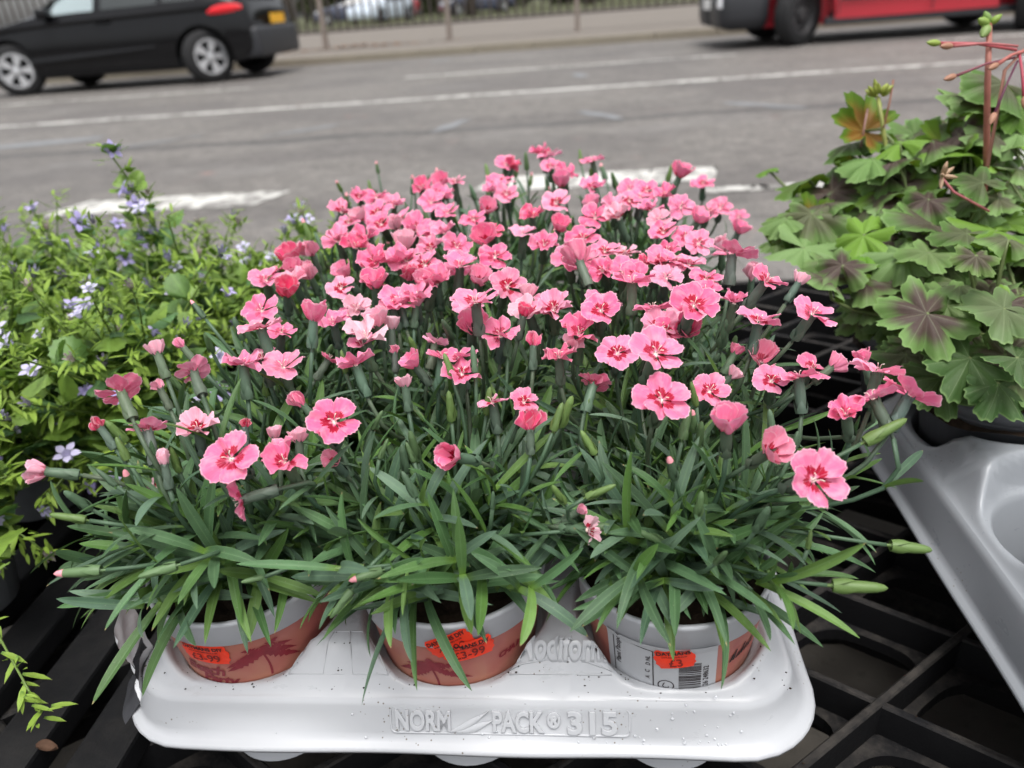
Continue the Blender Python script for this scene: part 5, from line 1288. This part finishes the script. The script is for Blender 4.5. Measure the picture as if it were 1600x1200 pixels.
for k in range(60):
    u, v = random.uniform(1225, 1600), random.uniform(150, 440)
    if v < 330 - (u - 1225)*.62: continue
    t_ = random.uniform(.66, .82) if v < 340 else random.uniform(.60, .72)
    gleaf(at_t(u, v, t_), (CR*random.gauss(-.1, .3) + CU*random.uniform(.5, .9) + TOV*random.uniform(.2, .8)).normalized(), CR*random.gauss(-.4, .6) + CU*random.gauss(-.1, .6), random.uniform(.05, .076), random.choice((1, .9, .8, .5, 0)))
for k in range(40):
    u = random.uniform(1235, 1600); v = 322 - (u - 1225)*.56 + abs(random.gauss(0, 55)); t_ = random.uniform(.66, .80)
    gleaf(at_t(u, v, t_), (CR*random.gauss(-.15, .35) + CU*random.uniform(.4, .9) + TOV*random.uniform(.1, .8)).normalized(), CR*random.gauss(-.5, .6) + CU*random.gauss(.1, .6), random.uniform(.052, .08), random.choice((1, 1, .9, .7, .2)))
# flower stalks
def stalk(gk, pts, rads, col, name='flower_stalk'):
    g, b = gk; vs, fs = tube([p - b for p in pts], rads, 8); o = link(name, mesh(name, vs, fs, M['stem']), g); o.color = (*col, 1); return o
gk1, gk2 = gpl[1], gpl[2]
def ell(cx, L, r, n=8): return lathe([(0, 0), (r*.7, L*.15), (r, L*.4), (r*.85, L*.7), (r*.2, L)], n)
ebud = mesh('flower_bud', *ell(0, 1, .22)[:2], M['stem'])
st = [at_t(1543, 260, .60), at_t(1543, 130, .60), at_t(1546, 35, .60)]
stalk(gk1, [gk1[1], at_t(1530, 380, .72), at_t(1541, 270, .66)] + st[1:], [.0026, .0026, .0026, .0024, .002], (.32, .12, .09))
for (u, v, dx, dy, L, c) in ((1546, 38, -.9, .2, .012, (.2, .3, .06)), (1546, 38, -.5, .7, .011, (.16, .26, .06)), (1545, 40, -.6, -.8, .014, (.18, .26, .08)), (1546, 38, .5, .4, .010, (.2, .3, .05))):
    o = link('flower_bud', ebud, gk1[0]); put(o, frameZ(CR*dx + CU*dy + TOV*.3), at_t(u, v, .60) - gk1[1], (L*1.3, L*1.3, L)); o.color = (*c, 1)
for (a_, b_, r, c) in (((1588, 78), (1470, 68), .0012, (.38, .08, .09)), ((1590, 72), (1490, 72), .001, (.4, .12, .12)), ((1585, 90), (1495, 118), .0009, (.2, .06, .08)), ((1590, 95), (1555, 175), .0008, (.1, .02, .05)), ((1592, 80), (1600, 150), .001, (.35, .05, .08)), ((1600, 80), (1560, 100), .0012, (.4, .12, .1))):
    p, q = at_t(*a_, .60), at_t(*b_, .59); o = stalk(gk1, [p, (p + q)/2 + Vector((0, 0, .002)), q], [r, r, r*1.3], c, 'seed_stalk')
    e = link('seed_tip', ebud, gk1[0]); put(e, frameZ((q - p).normalized()), q - gk1[1], (.012, .012, .012)); e.color = (.24, .32, .06, 1) if b_[1] < 72 else (.32, .16, .1, 1)
stalk(gk1, [st[0], at_t(1570, 110, .60), at_t(1600, 78, .60)], [.0015, .0014, .0014], (.3, .14, .1), 'seed_stalk')
stalk(gk2, [gk2[1], at_t(1395, 300, .72), at_t(1378, 190, .70), at_t(1372, 152, .70)], [.002, .002, .0019, .0018], (.24, .26, .07))
for k in range(17):
    a = random.random()*6.28; q = random.random(); d = CR*math.cos(a)*(.5 + q) + CU*(.5 + random.random()*.5) + TOV*math.sin(a)*.9
    o = link('flower_bud', ebud, gk2[0]); put(o, frameZ(d), at_t(1372, 152, .70) - gk2[1] + d.normalized()*.003, (.011, .011, random.uniform(.009, .015))); o.color = (.24, .28, .05, 1)
stalk(gk2, [at_t(1380, 200, .70), at_t(1390, 160, .70), at_t(1396, 125, .70)], [.001, .001, .001], (.2, .09, .06), 'seed_stalk')
stalk(gk2, [at_t(1345, 230, .72), at_t(1352, 190, .71), at_t(1356, 170, .71)], [.001, .001, .001], (.35, .2, .18), 'seed_stalk')
for k in range(9):
    d = CR*random.gauss(0, 1) + CU*random.gauss(.3, .8) + TOV*random.gauss(.3, .6); o = link('dry_flower_head', ebud, gk1[0]); put(o, frameZ(d), at_t(1472, 275, .585) - gk1[1], (.008, .008, .011)); o.color = (.36, .24, .15, 1)
stalk(gk1, [at_t(1545, 330, .60), at_t(1490, 300, .588), at_t(1472, 278, .585)], [.001, .001, .001], (.4, .12, .13), 'seed_stalk')

# ================================================================== compost crumbs, fallen leaf
M['crumb'] = simple('compost', (0.03, 0.02, 0.013), 0.95, 0.2, 0.6, 300)
mb = MB()
for k in range(230):
    if k < 130:
        x = random.uniform(TX + tb[0] + .004, TX + tb[1] - .004); y = TYF + random.choice((random.uniform(.019, .05), random.uniform(.019, .03)))
        if min(math.hypot(x - a, y - b) for a, b in POTS) < HR + .001: continue
        z = deck_z(x, y); r = random.choice((.0003, .0004, .0005, .0008))
    else:
        x, y, z = random.uniform(-.34, .3), random.uniform(.25, .6), PZ + .0004; r = random.uniform(.0004, .0012)
        q = random.choice((LA, LB)); o_ = LB if q is LA else LA; k1 = random.randint(-5, 4); p_ = P0 + o_*k1 + q*random.uniform(-4, 4); x, y = p_.x, p_.y
        if not (-.55 < x < .55 and .1 < y < .8): continue
    vs = [(x + r*dx*random.uniform(.6, 1.3), y + r*dy*random.uniform(.6, 1.3), z + r*dz*random.uniform(.5, 1)) for dx, dy, dz in ((1, 0, .3), (0, 1, .3), (-1, 0, .3), (0, -1, .3), (0, 0, 1), (0, 0, -.1))]
    mb.add(vs, [(0, 1, 4), (1, 2, 4), (2, 3, 4), (3, 0, 4), (1, 0, 5), (2, 1, 5), (3, 2, 5), (0, 3, 5)])
tag(link('compost_crumbs', mb.mesh('compost_crumbs', M['crumb'], False)), 'dark crumbs of compost scattered on the tray and pallet', 'compost', kind='stuff')
M['dryleaf'] = simple('dry_leaf', (0.09, 0.05, 0.032), 0.85, 0.2, 0.4, 200)
p = at_z(72, 1168, .172)
vs, fs, uv = grid(6, 8, lambda u, v: (p.x - .007 + .015*v, p.y + (u - .5)*.008*math.sin(math.pi*(v*.9 + .05)), .1712 + .003*(abs(u - .5)*2)**2 + .0015*math.sin(v*6)))
tag(link('fallen_leaf', mesh('fallen_leaf', vs, fs, M['dryleaf'])), 'curled brown fallen leaf on the black slats at lower left', 'leaf')
